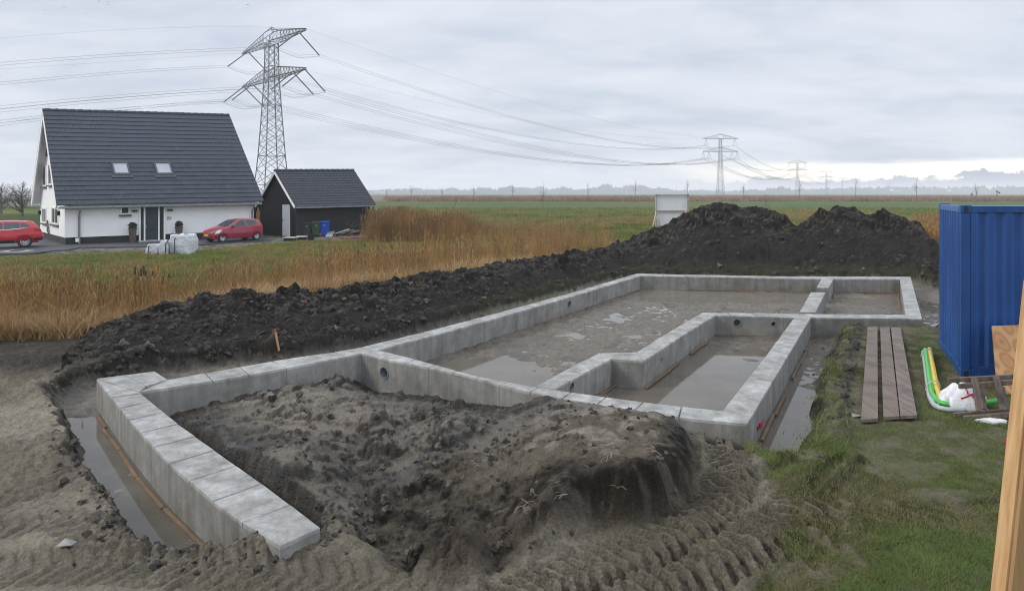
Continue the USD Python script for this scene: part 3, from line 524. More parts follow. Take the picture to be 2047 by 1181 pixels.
def wall(name, left, right, step=.52, per=3, holes=(), zl=-.5):
    L0, R0 = gp(left, ZB), gp(right, ZB)
    ln = lambda p: np.linalg.norm(np.diff(p, axis=0), axis=1).sum()
    n = max(1, int(round((ln(L0) + ln(R0)) / 2 / step)))
    Lp, Rf = resample(L0, n * 4 + 1), resample(R0, 801)
    rt = cKDTree(Rf).query(Lp)[1].astype(float); rt[0], rt[-1] = 0, 800; rt = np.maximum.accumulate(rt)
    lim = np.arange(n * 4 + 1) * 2.0; rt = np.minimum(np.maximum(rt, lim), 800 - lim[::-1]); rt[0] = 0
    Rp = Rf[rt.astype(int)]
    WALLFACES[name] = (Lp, Rp)
    zc = ZB - .035
    # long panels below
    edges = list(range(0, n, per)) + [n]
    if len(edges) > 2 and edges[-1] - edges[-2] < 2: edges.pop(-2)
    for a, b in zip(edges[:-1], edges[1:]):
        i0, i1 = a * 4, b * 4
        lo_, ro_ = Lp[i0:i1 + 1].copy(), Rp[i0:i1 + 1].copy()
        sh = lambda p, k0, k1: p.__setitem__(0, p[0] + unit(p[1] - p[0]) * k0) or p.__setitem__(-1, p[-1] + unit(p[-2] - p[-1]) * k1)
        sh(lo_, .002 if a else 0, .002 if b < n else 0); sh(ro_, .002 if a else 0, .002 if b < n else 0)
        out = np.vstack([lo_, ro_[::-1]])
        v, f = prism(out, zl, zc)
        mm = m3.Manifold(m3.Mesh(v.astype(np.float32), f.astype(np.uint32)))
        for side, pxy, rad in holes:
            c = G(pxy[0], pxy[1], -.03)
            pl = lo_ if side == 'l' else ro_
            # nearest point of that face to the ray through the pixel
            best = None
            for k in range(len(pl) - 1):
                A, B = pl[k], pl[k + 1]; d = np.array([(pxy[0] - CX) / F, 1.0]); M = np.array([[d[0], -(B - A)[0]], [d[1], -(B - A)[1]]])
                if abs(np.linalg.det(M)) < 1e-9: continue
                s, u = np.linalg.solve(M, A)
                if -.001 <= u <= 1.001: best = (s, A, B)
            if best is None: continue
            s, A, B = best; pos = P(pxy[0], pxy[1], s); e = unit(np.append(B - A, 0)); nr_ = np.array([e[1], -e[0], 0])
            other = (ro_ if side == 'l' else lo_).mean(0)
            if np.dot(nr_[:2], pos[:2] - other) < 0: nr_ = -nr_
            cyl = lathe([(0, -.16), (rad, -.16), (rad, .16), (0, .16)], n=20)[0], lathe([(0, -.16), (rad, -.16), (rad, .16), (0, .16)], n=20)[1]
            Rm = np.stack([e, np.cross(nr_, e), nr_], 1)
            cm = trimesh.Trimesh(cyl[0] @ Rm.T + pos, cyl[1], process=True); cm.fix_normals()
            mm = mm - m3.Manifold(m3.Mesh(cm.vertices.astype(np.float32), cm.faces.astype(np.uint32)))
            pv, pf = lathe([(rad * .999, -.15), (rad * .999, .012), (rad * .86, .012), (rad * .86, -.14), (0, -.14)], n=20)
            part(found, 'pipe_sleeve', (pv @ Rm.T + pos, pf), M_pvc, smooth=40)
        o = mm.to_mesh(); part(found, 'wall_panel', (np.array(o.vert_properties[:, :3]), np.array(o.tri_verts)), M_face)
    for k in range(n):
        i0, i1 = k * 4, k * 4 + 4
        g0, g1 = (.007 if k else 0), (.007 if k < n - 1 else 0)
        a, b, c, d = Lp[i0], Lp[i1], Rp[i1], Rp[i0]
        a2, b2 = a + unit(b - a) * (g0 + jr.uniform(0, .004)), b + unit(a - b) * (g1 + jr.uniform(0, .004)); d2, c2 = d + unit(c - d) * (g0 + jr.uniform(0, .004)), c + unit(d - c) * (g1 + jr.uniform(0, .004))
        dz = jr.uniform(-.006, .004, 4)
        q = np.array([[*a2, ZB + dz[0]], [*b2, ZB + dz[1]], [*c2, ZB + dz[2]], [*d2, ZB + dz[3]]])
        low = q.copy(); low[:, 2] = zc + .0005; mid = q.copy(); mid[:, 2] -= .005
        cc = q.mean(0); ins = q + np.array([unit(cc - x) for x in q]) * .006
        hm = m3.Manifold.hull_points(np.vstack([ins, mid, low])).to_mesh()
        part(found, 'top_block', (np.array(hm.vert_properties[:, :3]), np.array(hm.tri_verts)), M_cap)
# left and right top edges traced as the wall curves
W2L = [(335, 759), (560, 719), (700, 699), (850, 663), (1000, 624), (1140, 586), (1272, 547)]
W2R = [(278, 783), (420, 762), (560, 738), (722, 706), (754, 699), (860, 672), (1000, 633), (1140, 593), (1281, 551)]
wall('front', [(193, 757), (270, 852), (345, 932), (440, 1012), (505, 1058), (560, 1090)], [(309, 742), (335, 759), (278, 783), (360, 850), (455, 919), (550, 985), (640, 1053)][2:], step=.5)
def cap_quad(q, name='top_block'):
    g = gp(q, ZB)
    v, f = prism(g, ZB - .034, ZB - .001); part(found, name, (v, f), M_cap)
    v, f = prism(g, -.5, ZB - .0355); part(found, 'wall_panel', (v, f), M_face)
cap_quad([(194, 756.3), (250, 749.2), (292, 771), (278, 782.4)]); cap_quad([(251, 749.1), (309, 742), (334.6, 758.6), (293, 770.6)])
wall('left', W2L, W2R, step=.5, per=3, holes=[('r', (1138, 607), .085), ('r', (722 + 420, 610), .02)][:1])
wall('cross', [(754, 699), (846, 722), (952, 752), (1072, 773), (1180, 790), (1328, 808), (1444, 821)], [(722, 706), (805, 725), (914, 745), (1052, 783), (1180, 805), (1300, 826), (1400, 838), (1493, 846)], step=.5, holes=[('r', (768, 745), .10)])
wall('right', [(1444, 821), (1532, 710), (1588, 634)], [(1493, 846), (1560, 735), (1621, 634)], step=.52)
wall('right_back', [(1598, 624), (1621, 584)], [(1630, 624), (1650, 584)], step=.52)
wall('right_far', [(1632, 574.5), (1642, 557.5)], [(1656, 574.5), (1666, 557.5)], step=.52)
wall('back', [(1281, 551), (1482, 554.5), (1642, 557.3), (1799, 558)], [(1272, 546.5), (1356, 548.5), (1532, 552), (1820, 553)], step=.75)
wall('end', [(1799, 558.2), (1810, 629)], [(1820, 553), (1843, 636)], step=.6)
wall('middle', [(1405, 624), (1588, 627), (1810, 629)], [(1430, 630), (1588, 634), (1621, 634.5), (1843, 637)], step=.52, holes=[('r', (1473, 645), .085), ('r', (1546, 647), .05)])
wall('inner', [(1272, 704), (1340, 662), (1405, 624)], [(1286, 722), (1362, 671), (1430, 630)], step=.5, holes=[('r', (1322, 718), .03)])
wall('jog', [(1201, 705), (1240, 707), (1272, 704.5)], [(1222, 717), (1264, 720.5), (1286, 722)], step=.6)
wall('inner_front', [(1072, 772), (1130, 739), (1198, 705)], [(1110, 777), (1166, 746), (1222, 717)], step=.5, holes=[('r', (1143, 771), .055)])
# strips of formwork left along the feet of the walls
def strip(name, side, a, b, segs, off=.05, z=-.272):
    pl = WALLFACES[name][0 if side == 'l' else 1]; ot = WALLFACES[name][1 if side == 'l' else 0].mean(0)
    n = len(pl) - 1
    fine = []
    for s0, s1 in segs:
        q = max(1, int(round((s1 - s0) / .16))); fine += [(s0 + (s1 - s0) * k / q, s0 + (s1 - s0) * (k + 1) / q) for k in range(q)]
    for s0, s1 in fine:
        A, B = pl[int(round(n * s0))], pl[int(round(n * s1))]
        e = unit(B - A); nn = np.array([e[1], -e[0]])
        if np.dot(nn, (A + B) / 2 - ot) < 0: nn = -nn
        m = int(max(1, round(np.linalg.norm(B - A) / 1.2)))
        for k in range(m):
            p0, p1 = A + (B - A) * (k / m + .004), A + (B - A) * ((k + 1) / m - .012)
            if jr.random() < .12: continue
            o = off + jr.uniform(-.012, .03); o2 = off + jr.uniform(-.012, .03)
            part(found, 'formwork_strip', beam([*(p0 + nn * o), z + jr.uniform(0, .014)], [*(p1 + nn * o2), z + jr.uniform(0, .014)], .036, .028, bev=.002), M_form)
strip('left', 'r', 0, 1, [(.53, .68), (.70, .99)])
strip('back', 'l', 0, 1, [(.18, .66), (.70, .99)])
strip('inner', 'r', 0, 1, [(0, .95)], .05, -.262); strip('jog', 'r', 0, 1, [(.0, .3)], .06)
strip('right', 'r', 0, 1, [(.06, .95)], .045, -.262); strip('right_back', 'r', 0, 1, [(0, 1)], .05); strip('right_far', 'r', 0, 1, [(0, 1)], .05)
strip('middle', 'r', 0, 1, [(.12, .4), (.52, .66)], .05); strip('end', 'l', 0, 1, [(0, .95)], .05); strip('inner_front', 'r', 0, 1, [(.6, 1)], .06)
strip('front', 'l', 0, 1, [(0, .97)], .05, -.291)
# red survey mark sprayed on the right wall near its corner
def face_uv(name, side, pxy):
    pl = WALLFACES[name][0 if side == 'l' else 1]
    for A, B in zip(pl[:-1], pl[1:]):
        d = np.array([(pxy[0] - CX) / F, 1.0]); M = np.array([[d[0], -(B - A)[0]], [d[1], -(B - A)[1]]]); s, u = np.linalg.solve(M, A)
        if -.01 <= u <= 1.01: return P(pxy[0], pxy[1], s), unit(np.append(B - A, 0))
mk = []
for line in ([(1513, 852), (1513.6, 860)], [(1517, 846), (1517.5, 856)], [(1517.5, 856), (1520, 844)], [(1520, 844), (1520.5, 852)], [(1520.5, 852), (1525, 838)]):
    pp = [face_uv('right', 'r', q) for q in line]
    if all(x is not None for x in pp):
        nn = np.array([pp[0][1][1], -pp[0][1][0], 0]); nn = nn if nn[0] > 0 else -nn
        mk.append(beam(pp[0][0] + nn * .003, pp[1][0] + nn * .003, .004, .028, up=nn))
if mk: part(found, 'survey_mark', mk, M_red, label='red sprayed survey mark')
# ------------------------------------------------------------------ neighbour's house
class Frame:                                            # local metres -> world; w grows slightly along u as the ground falls away
    def __init__(s, O, U, V, k=0.0, L=1.0): s.O, s.U, s.V, s.k, s.L = np.asarray(O, float), np.asarray(U, float), np.asarray(V, float), k, L
    def __call__(s, p):
        p = np.asarray(p, float); z = p[..., 2] * (1 + s.k * p[..., 0] / s.L)
        return np.stack([s.O[0] + p[..., 0] * s.U[0] + p[..., 1] * s.V[0], s.O[1] + p[..., 0] * s.U[1] + p[..., 1] * s.V[1], z], -1)
    def m(s, mesh): return s(mesh[0]), mesh[1]
    def bx(s, u0, u1, v0, v1, w0, w1, bev=0): return s.m(box(((u0 + u1) / 2, (v0 + v1) / 2, (w0 + w1) / 2), (u1 - u0, v1 - v0, w1 - w0), bev=bev))
M_white = mat('white_render', (.74, .74, .73), (.80, .80, .79), 1.2, .85, .12, 60)
M_plinth = mat('black_plinth', (.012, .012, .013), rough=.7)
M_tile = mat('slate_roof_tile', (.024, .032, .046), (.039, .049, .067), 3.0, .42, .12, 50, rough2=.55, vary=.14)
M_trim = mat('grey_trim', (.34, .36, .37), rough=.5)
M_frame = mat('white_frame', (.78, .78, .76), rough=.4)
M_sill = mat('dark_sill', (.07, .075, .085), rough=.6)
M_glass = mat('window_glass', (.012, .016, .016), (.03, .035, .034), 1.5, .06, spec=.6)
M_blind = mat('skylight_pane', (.36, .38, .42), (.44, .46, .50), 1.0, .12, spec=.7)
M_zinc = mat('zinc', (.17, .19, .20), (.24, .26, .27), 5.0, .45, metallic=.35)
M_door = mat('anthracite_door', (.022, .030, .040), rough=.38)
M_steel = mat('steel', (.55, .55, .54), rough=.3, metallic=.9)
M_black = mat('black_plastic', (.012, .013, .014), rough=.5)
O = np.array([-23.85, 33.35]); Ur = np.array([-16.15, 39.1]); LU = np.linalg.norm(Ur - O); U = (Ur - O) / LU
Vr = np.array([-29.35, 38.9]) - O; LV = np.linalg.norm(Vr); V = Vr / LV
hf = Frame(O, U, V, .055, LU)
EV, RG = 2.46, 7.45                                      # eaves and ridge
house = thing('house', 'white rendered house with steep dark tiled roof, two skylights and black plinth', 'house', (*O, 0))
mid = LV / 2
gable = lambda u: [(u, 0, .42), (u, LV, .42), (u, LV, EV), (u, mid, RG - .12), (u, 0, EV)]
gv = np.array(gable(0) + gable(LU)); gf = [(0, 2, 1), (0, 3, 2), (0, 4, 3), (5, 6, 7), (5, 7, 8), (5, 8, 9), (0, 5, 9), (0, 9, 4), (1, 2, 7), (1, 7, 6), (2, 3, 8), (2, 8, 7), (3, 4, 9), (3, 9, 8), (0, 1, 6), (0, 6, 5)]
part(house, 'wall', (hf(gv), np.array(gf)), M_white)
part(house, 'plinth', hf.bx(.03, LU - .03, .03, LV - .03, -.3, .42), M_plinth)
# roof: a slab on each side with its own courses of tiles
OVU, OVE = .42, .42
ns = np.array([0, -(RG - EV), mid]); ns = np.array([0, -(RG - EV) / math.hypot(RG - EV, mid), mid / math.hypot(RG - EV, mid)])
slope = lambda s, u, o=0: np.array([u - .045 * s * max(u, 0), mid * s, EV + (RG - EV) * s]) + np.array([0, ns[1], ns[2]]) * o       # s = 0 eaves .. 1 ridge
s_lo = -OVE / math.hypot(mid, RG - EV)
def slab(s0, s1, u0, u1, o0, o1, back=False, o1b=None, o0b=None):
    o1b = o1 if o1b is None else o1b; o0b = o0 if o0b is None else o0b
    v = np.array([slope(s0, u0, o0), slope(s0, u1, o0), slope(s1, u1, o0b), slope(s1, u0, o0b), slope(s0, u0, o1), slope(s0, u1, o1), slope(s1, u1, o1b), slope(s1, u0, o1b)])
    if back: v[:, 1] = LV - v[:, 1]
    f = np.array([(0, 3, 2), (0, 2, 1), (4, 5, 6), (4, 6, 7), (0, 1, 5), (0, 5, 4), (1, 2, 6), (1, 6, 5), (2, 3, 7), (2, 7, 6), (3, 0, 4), (3, 4, 7)])
    return hf(v), f
us_ = np.linspace(-OVU + .06, LU + OVU - .06, 9); ss_ = np.linspace(s_lo, 1.0, 9)
roof = part(house, 'roof', [slab(ss_[a_], ss_[a_ + 1], us_[b_], us_[b_ + 1], .0, .085, q_) for a_ in range(8) for b_ in range(8) for q_ in (False, True)], M_frame)
NR, NC = 21, 36
def on_roof(px_, py_):
    q = np.array([4.0, .3])
    for _ in range(12):
        f = lambda q: (lambda w: np.array([CX + F * w[0] / w[1] - px_, HOR + F * (H - w[2]) / w[1] - py_]))(hf(slope(q[1], q[0], .14)))
        J = np.stack([(f(q + (1e-3, 0)) - f(q)) / 1e-3, (f(q + (0, 1e-3)) - f(q)) / 1e-3], 1); q = q - np.linalg.solve(J, f(q))
    return q
SKY = [tuple((on_roof(a_, 350)[0] + on_roof(a_ - 6, 325)[0]) / 2 for a_ in ab) for ab in ((227.5, 261), (313, 346.5))]; SKS = (on_roof(240, 350)[1], on_roof(236, 324)[1])
sd_ = np.random.default_rng(8); rest = []; cnt = 0
us = np.linspace(-OVU, LU + OVU, NC + 1)
for r in range(NR):
    s0, s1 = s_lo + (1 - s_lo) * r / NR, s_lo + (1 - s_lo) * (r + 1) / NR
    for c in range(NC):
        sh = (us[1] - us[0]) * .5 * (r % 2)
        u0, u1 = us[c] - sh + .003, us[c + 1] - sh - .003
        if c == 0: u0 = us[0]
        if c == NC - 1: u1 = us[-1]
        if any(u1 > a - .06 and u0 < b + .06 for a, b in SKY) and s1 > SKS[0] - .01 and s0 < SKS[1] + .01: 
            cut = [(a, b) for a, b in SKY if u1 > a - .06 and u0 < b + .06][0]
            if u0 < cut[0] - .12: u1 = cut[0] - .06
            elif u1 > cut[1] + .12: u0 = cut[1] + .06
            elif s0 < SKS[0] - .03 or s1 > SKS[1] + .02: pass
            else: continue
        j = sd_.uniform(-.003, .003)
        t = slab(s0 - .006, s1 + .01, u0, u1, .10, .155 + j, o1b=.118 + j, o0b=.095)
        if r < 9 and cnt < 300 and c < 34: part(roof, 'roof_tile', t, M_tile); cnt += 1
        else: rest.append(t)
for r in range(NR):
    s0, s1 = s_lo + (1 - s_lo) * r / NR, s_lo + (1 - s_lo) * (r + 1) / NR
    rest.append(slab(s0 - .006, s1 + .01, -OVU, LU + OVU, .10, .155, True, o1b=.118, o0b=.095))
part(roof, 'roof_tiles', rest, M_tile, kind='stuff')
rid = []
LR = (LU + OVU) * .955
for k in range(26):
    u0, u1 = -OVU + k * (LR + OVU) / 26, -OVU + (k + 1) * (LR + OVU) / 26
    rid.append(hf.m(tube([(u0, mid, RG + .10), (u1 - .02, mid, RG + .125)], .12, 8)))
part(roof, 'ridge_tiles', rid, M_tile, kind='stuff')
part(house, 'vent', hf.m(lathe([(0, 0), (.06, 0), (.06, .3), (.1, .3), (.1, .36), (0, .36)], (1.9, mid + .4, RG - .15), 10)), M_black)
part(house, 'eaves_board', [hf.bx(-OVU + .1, LU + OVU - .1, -.36, 0, EV - .50, EV - .44)], M_trim)
part(house, 'gutter', hf.m(beam((-OVU + .1, -.40, EV - .42), (LU + OVU - .1, -.40, EV - .42), .11, .10)), M_zinc)
for u in (-OVU + .02,):
    vs = []
    for back in (False, True): vs.append(slab(s_lo, 1.0, u - .02, u + .05, -.22, .09, back)); 
    part(house, 'verge_board', vs, M_frame)
# dark siding in the top of the gable
w0 = 5.0
for k in range(7):
    wa, wb = w0 + k * .26, w0 + (k + 1) * .26 - .02
    fr = lambda w: mid * (w - EV) / (RG - EV)
    q = np.array([(-.03, fr(wa), wa), (-.03, LV - fr(wa), wa), (-.03, LV - fr(wb), wb), (-.03, fr(wb), wb)]); q2 = q.copy(); q2[:, 0] = .01; q2 = q2
    part(house, 'gable_board', (hf(np.vstack([q, q2])), np.array([(0, 1, 2), (0, 2, 3), (4, 6, 5), (4, 7, 6), (0, 4, 5), (0, 5, 1), (1, 5, 6), (1, 6, 2), (2, 6, 7), (2, 7, 3), (3, 7, 4), (3, 4, 0)])), M_sill)
def ring(fr, plane, a0, a1, w0, w1, t, d0, d1):          # rectangular frame; plane 'v' front wall (faces -v), 'u' gable (faces -u)
    B = (lambda a0, a1, w0, w1: fr.bx(a0, a1, d0, d1, w0, w1)) if plane == 'v' else (lambda a0, a1, w0, w1: fr.bx(d0, d1, a0, a1, w0, w1))
    return [B(a0, a0 + t, w0, w1), B(a1 - t, a1, w0, w1), B(a0 + t, a1 - t, w0, w0 + t), B(a0 + t, a1 - t, w1 - t, w1)]
def window(par, fr, plane, a0, a1, w0, w1, t=.07, sill=True, mull=None):
    wn = part(par, 'window', ring(fr, plane, a0, a1, w0, w1, t, -.05, .02), M_frame)
    pane = fr.bx(a0 + t, a1 - t, -.02, .005, w0 + t, w1 - t) if plane == 'v' else fr.bx(-.02, .005, a0 + t, a1 - t, w0 + t, w1 - t)
    part(wn, 'pane', pane, M_glass)
    if mull: part(wn, 'mullion', fr.bx(-.045, -.021, mull - .03, mull + .03, w0 + t, w1 - t) if plane == 'u' else fr.bx(mull - .03, mull + .03, -.045, -.021, w0 + t, w1 - t), M_frame)
    if sill: part(wn, 'sill', fr.bx(a0 - .06, a1 + .06, -.12, .0, w0 - .09, w0 - .005) if plane == 'v' else fr.bx(-.12, 0, a0 - .08, a1 + .08, w0 - .09, w0 - .005), M_sill)
    return wn
def at_u(px):                                            # front-wall coordinate seen at a photo column
    k = (px - CX) / F; return (k * O[1] - O[0]) / (U[0] - k * U[1])
def at_w(px, py):
    u = at_u(px); Y = O[1] + u * U[1]; return (H - (py - HOR) * Y / F) / (1 + hf.k * u / LU)
window(house, hf, 'v', at_u(240), at_u(259.5), at_w(250, 429), at_w(250, 409), .08)
d0, d1 = at_u(277.5), at_u(330); dw1 = at_w(300, 407.5)
door = part(house, 'door_frame', ring(hf, 'v', d0, d1, .03, dw1, .08, -.06, .02) + [hf.bx(at_u(287), at_u(290), -.06, .02, .11, dw1 - .08), hf.bx(at_u(315.5), at_u(318.5), -.06, .02, .11, dw1 - .08)], M_frame)
for a, b in ((d0 + .08, at_u(287)), (at_u(318.5), d1 - .08)): part(door, 'side_pane', hf.bx(a + .003, b - .003, -.02, .012, .113, dw1 - .083), M_glass)
dr = part(house, 'door', hf.bx(at_u(290) + .004, at_u(315.5) - .004, -.04, .012, .114, dw1 - .084), M_door)
part(dr, 'handle', hf.m(tube([(at_u(291.6), -.09, at_w(291, 452)), (at_u(291.6), -.09, at_w(291, 455))], .02, 6)), M_steel)
part(dr, 'letter_slot', hf.bx(at_u(298), at_u(309), -.055, -.041, at_w(303, 459.5), at_w(303, 457)), M_black)
part(house, 'doorstep', hf.bx(d0 - .1, d1 + .1, -.5, -.005, -.1, .10), M_trim)
for px_, py_ in ((268.5, 421.5), (339, 420)):
    u = at_u(px_); w = at_w(px_, py_); part(house, 'wall_lamp', [hf.bx(u - .13, u + .13, -.14, .0, w - .05, w + .05, .01)], M_black)
part(house, 'number_plate', hf.bx(at_u(333.5), at_u(342.5), -.02, .0, at_w(338, 439), at_w(338, 433)), M_trim)
for k, (a, b) in enumerate(((3.1, 5.0),)):
    pass
gu = lambda k: k
def at_v(px):                                            # gable coordinate seen at a photo column
    k = (px - CX) / F; return (k * O[1] - O[0]) / (V[0] - k * V[1])
def at_gw(px, py):
    v = at_v(px); return H - (py - HOR) * (O[1] + v * V[1]) / F
for (x0, x1, y0, y1) in ((85.0, 93.5, 415, 446), (104.5, 117, 414, 448.5)):
    xm = (x0 + x1) / 2; window(house, hf, 'u', at_v(x1), at_v(x0), at_gw(xm, y1), at_gw(xm, y0), .09, mull=(at_v(x1) + at_v(x0)) / 2 + .02)
for (x0, x1, y0, y1) in ((85.5, 93, 331, 373), (97.5, 106.5, 327, 370)):
    xm = (x0 + x1) / 2; window(house, hf, 'u', at_v(x1), at_v(x0), at_gw(xm, y1), at_gw(xm, y0), .09)
for px_, py_ in ((79.6 + 2, 425), (119.5, 426)):
    v, w = at_v(px_), at_gw(px_, py_); part(house, 'wall_lamp', hf.bx(-.14, 0, v - .08, v + .08, w - .13, w + .13, .01), M_black)
SKH = SKS[1] - SKS[0]
for a, b in SKY:
    sk = part(house, 'skylight', [slab(SKS[0] + x0, SKS[0] + x1, u0, u1, .10, .21) for x0, x1, u0, u1 in ((0, .018, a, b), (SKH - .018, SKH, a, b), (.018, SKH - .018, a, a + .08), (.018, SKH - .018, b - .08, b))], M_sill)
    part(sk, 'pane', slab(SKS[0] + .018, SKS[0] + SKH - .018, a + .08, b - .08, .11, .17), M_blind)
    part(sk, 'flashing', [slab(SKS[0] - .055, SKS[1] + .045, a - .30, b + .30, .088, .112), slab(SKS[0] - .03, SKS[0] - .001, a - .10, b + .10, .13, .18)], M_sill)
for u in (.62, LU - .12):
    part(house, 'downpipe', hf.m(tube([(u, -.40, EV - .44), (u, -.40, EV - .55), (u, -.08, EV - .85), (u, -.08, .0)], .05, 8)), M_zinc, smooth=50)
part(house, 'meter_box', hf.bx(at_u(150), at_u(156.5), -.12, .0, at_w(153, 483.5), at_w(153, 476)), M_frame)
# planters either side of the door
M_pot = mat('brown_planter', (.085, .060, .055), (.11, .08, .07), 8, .7)
M_box = mat('dark_shrub', (.022, .035, .014), (.045, .065, .025), 9, .7, vary=.2)
def leaf_cloud(c, r, n, size, seed, squash=1.0, up=0):
    g = np.random.default_rng(seed); d = g.normal(size=(n, 3)); d /= np.linalg.norm(d, axis=1, keepdims=True); rr = r * g.uniform(.35, 1.05, n) ** .6
    p = d * rr[:, None] * np.array([1, 1, squash]) + np.asarray(c, float)
    a = g.normal(size=(n, 3)); a /= np.linalg.norm(a, axis=1, keepdims=True); b = np.cross(a, g.normal(size=(n, 3))); b /= np.linalg.norm(b, axis=1, keepdims=True)
    s = size * g.uniform(.6, 1.4, n)[:, None]
    v = np.stack([p - a * s, p + b * s * .5, p + a * s, p - b * s * .5], 1).reshape(-1, 3); i = np.arange(n) * 4
    return v, np.vstack([np.stack([i, i + 1, i + 2], 1), np.stack([i, i + 2, i + 3], 1)])
def planter(px_, py_, lab):
    u = at_u(px_); b = hf(np.array([u, -.38, 0.0])); k = thing('planter', lab, 'planter', b, 'planters beside the front door')
    w = .15
    v = np.array([(-.10, -.10, 0), (.10, -.10, 0), (.10, .10, 0), (-.10, .10, 0), (-w, -w, .84), (w, -w, .84), (w, w, .84), (-w, w, .84)]) + b
    part(k, 'pot', (v, np.array([(0, 2, 1), (0, 3, 2), (4, 5, 6), (4, 6, 7), (0, 1, 5), (0, 5, 4), (1, 2, 6), (1, 6, 5), (2, 3, 7), (2, 7, 6), (3, 0, 4), (3, 4, 7)])), M_pot)
    part(k, 'rim', [box(b + (0, 0, .845), (2 * w + .03, 2 * w + .03, .05), bev=.008)], M_pot)
    part(k, 'shrub', leaf_cloud(b + (0, 0, 1.0), .215, 420, .045, int(px_), .8), M_box)
planter(261.5, 487, 'tall tapered brown planter with a round shrub, under the small front window')
planter(353.5, 482, 'tapered brown planter with a round shrub, behind the large white bulk bag')
# climbing plant on the gable
twg = np.random.default_rng(4); tw = []
for k in range(16):
    v0 = at_v(100) + twg.uniform(-.25, .25); p = [(-.03, v0, .42)]
    for s in range(5): p.append((-.05 - .05 * twg.random(), p[-1][1] + twg.normal(0, .13), p[-1][2] + twg.uniform(.08, .2)))
    tw.append(hf.m(tube(p, .008, 4)))
solo('climbing_plant', 'bare grey climbing plant low on the white gable wall', 'plant', tw, mat('grey_twig', (.12, .11, .10), rough=.8))
# paving in front
M_pave = mat('dark_paving', (.040, .043, .050), (.062, .066, .074), 4.0, .6, .3, 25, world=True)
def sheet(name, pts, z, m, kind='structure', t=.05):
    solo(name, None, None, prism(gp(pts, z), z - t, z), m, kind=kind)
sheet('driveway', [(-500, 512), (0, 507), (60, 506), (110, 500), (135, 499), (160, 494), (270, 493), (400, 488), (420, 487), (520, 481), (530, 470), (420, 470), (380, 476), (137, 484), (75, 468), (-500, 468)], .06, M_pave)
M_conc2 = mat('pale_concrete', (.36, .35, .32), (.44, .43, .40), 6, .8)
cover = thing('manhole_cover', 'square pale concrete slab with a round dark lid let into the dark paving', 'manhole cover', G(33, 502, .065))
c = G(33, 502, .066); part(cover, 'slab', box(c, (1.15, .75, .03), bev=.005), M_conc2); part(cover, 'lid', lathe([(0, .012), (.30, .012), (.30, .022), (0, .022)], c + (0.03, 0, .004), 24), M_black)
# bulk bags
M_bag = mat('white_woven_bag', (.46, .48, .50), (.60, .62, .64), 3, .75, .9, 9, dist=.08)
M_strap = mat('dark_strap', (.03, .045, .05), rough=.7); M_blue = mat('blue_loop', (.05, .22, .55), rough=.6); M_print = mat('blue_grey_print', (.25, .33, .42), rough=.7)
def bulk_bag(px0, px1, pyb, pyt, lab, sag, seed, prints=False, blue=False):
    d = 3500 / (pyb - HOR); b = G((px0 + px1) / 2, pyb, 0); W = (px1 - px0) / F * d * .93; Hh = (pyb - pyt) / F * d
    b = b + (0, W * .4, 0); k = thing('bulk_bag', lab, 'bulk bag', b)
    g = np.random.default_rng(seed); n = 28; rows_ = []
    for i, h in enumerate(np.linspace(0, 1, 14)):
        ring_ = []
        for a in np.arange(n) * 2 * np.pi / n:
            e = 7.0; cx_, sy_ = math.copysign(abs(math.cos(a)) ** (2 / e), math.cos(a)), math.copysign(abs(math.sin(a)) ** (2 / e), math.sin(a))
            bul = 1 + .10 * math.sin(math.pi * min(1, h * 1.1)) - sag * .35 * max(0, h - .6)
            zz = Hh * h - sag * Hh * max(0, h - .5) * (.7 + .3 * math.sin(2 * a + seed))
            ring_.append((cx_ * W / 2 * bul, sy_ * W / 2 * bul, zz))
        rows_.append(ring_)
    for sc_, dz in ((.8, .03), (.45, -.04), (.02, -.05)): rows_.append([(x * sc_, y * sc_, z + dz * 1.5) for x, y, z in rows_[13]])
    v = np.array(rows_).reshape(-1, 3); nr2 = len(rows_)
    nz = fbm(v[:, 0] * 1 + v[:, 2] * .7, v[:, 1] + v[:, 2] * .5, 3.2, 3, seed) * .09
    v = v + np.stack([v[:, 0], v[:, 1], 0 * v[:, 0]], 1) / (W / 2) * nz[:, None]; v[:, 2] = np.maximum(v[:, 2] + nz * .6 * (v[:, 2] > .1), 0)
    i, j = np.meshgrid(np.arange(nr2 - 1), np.arange(n), indexing='ij'); j2 = (j + 1) % n
    f = np.stack([i * n + j, i * n + j2, (i + 1) * n + j2, (i + 1) * n + j], -1).reshape(-1, 4)
    part(k, 'sack', (v + b, f), M_bag, smooth=60)
    fy = -W / 2 * 1.16
    for x in ((-.16 * W,) if seed == 3 else (.30 * W,) if seed == 2 else (-.2 * W,)):
        part(k, 'strap', [beam(b + (x, fy, .02), b + (x + .02, fy - .02, Hh * .8), .035, .012, up=(0, 1, 0)), beam(b + (x + .02, fy - .02, Hh * .8), b + (x + .05, -W * .1, Hh * (1.15 - .5 * sag)), .05, .012, up=(0, 1, 0))], M_strap)
    if prints:
        for r_ in range(5): part(k, 'print_line', box(b + (-.33 * W + .02 * r_, fy - .012, Hh * (.60 - .08 * r_)), (.20 * W - .02 * r_, .004, .035)), M_print)
    if blue:
        for x in (-.42, .28): part(k, 'lifting_loop', tube([b + (x * W - .06, -.3 * W, Hh * .98), b + (x * W - .02, -.32 * W, Hh * 1.10), b + (x * W + .05, -.32 * W, Hh * 1.08), b + (x * W + .09, -.3 * W, Hh * .97)], .025, 6), M_blue)
bulk_bag(291, 315, 509, 489, 'low slumped white bulk bag, leftmost of the three in front of the house', .20, 1)
bulk_bag(318, 336.5, 509, 481, 'small white bulk bag between a slumped bag and the largest bag', .14, 2)
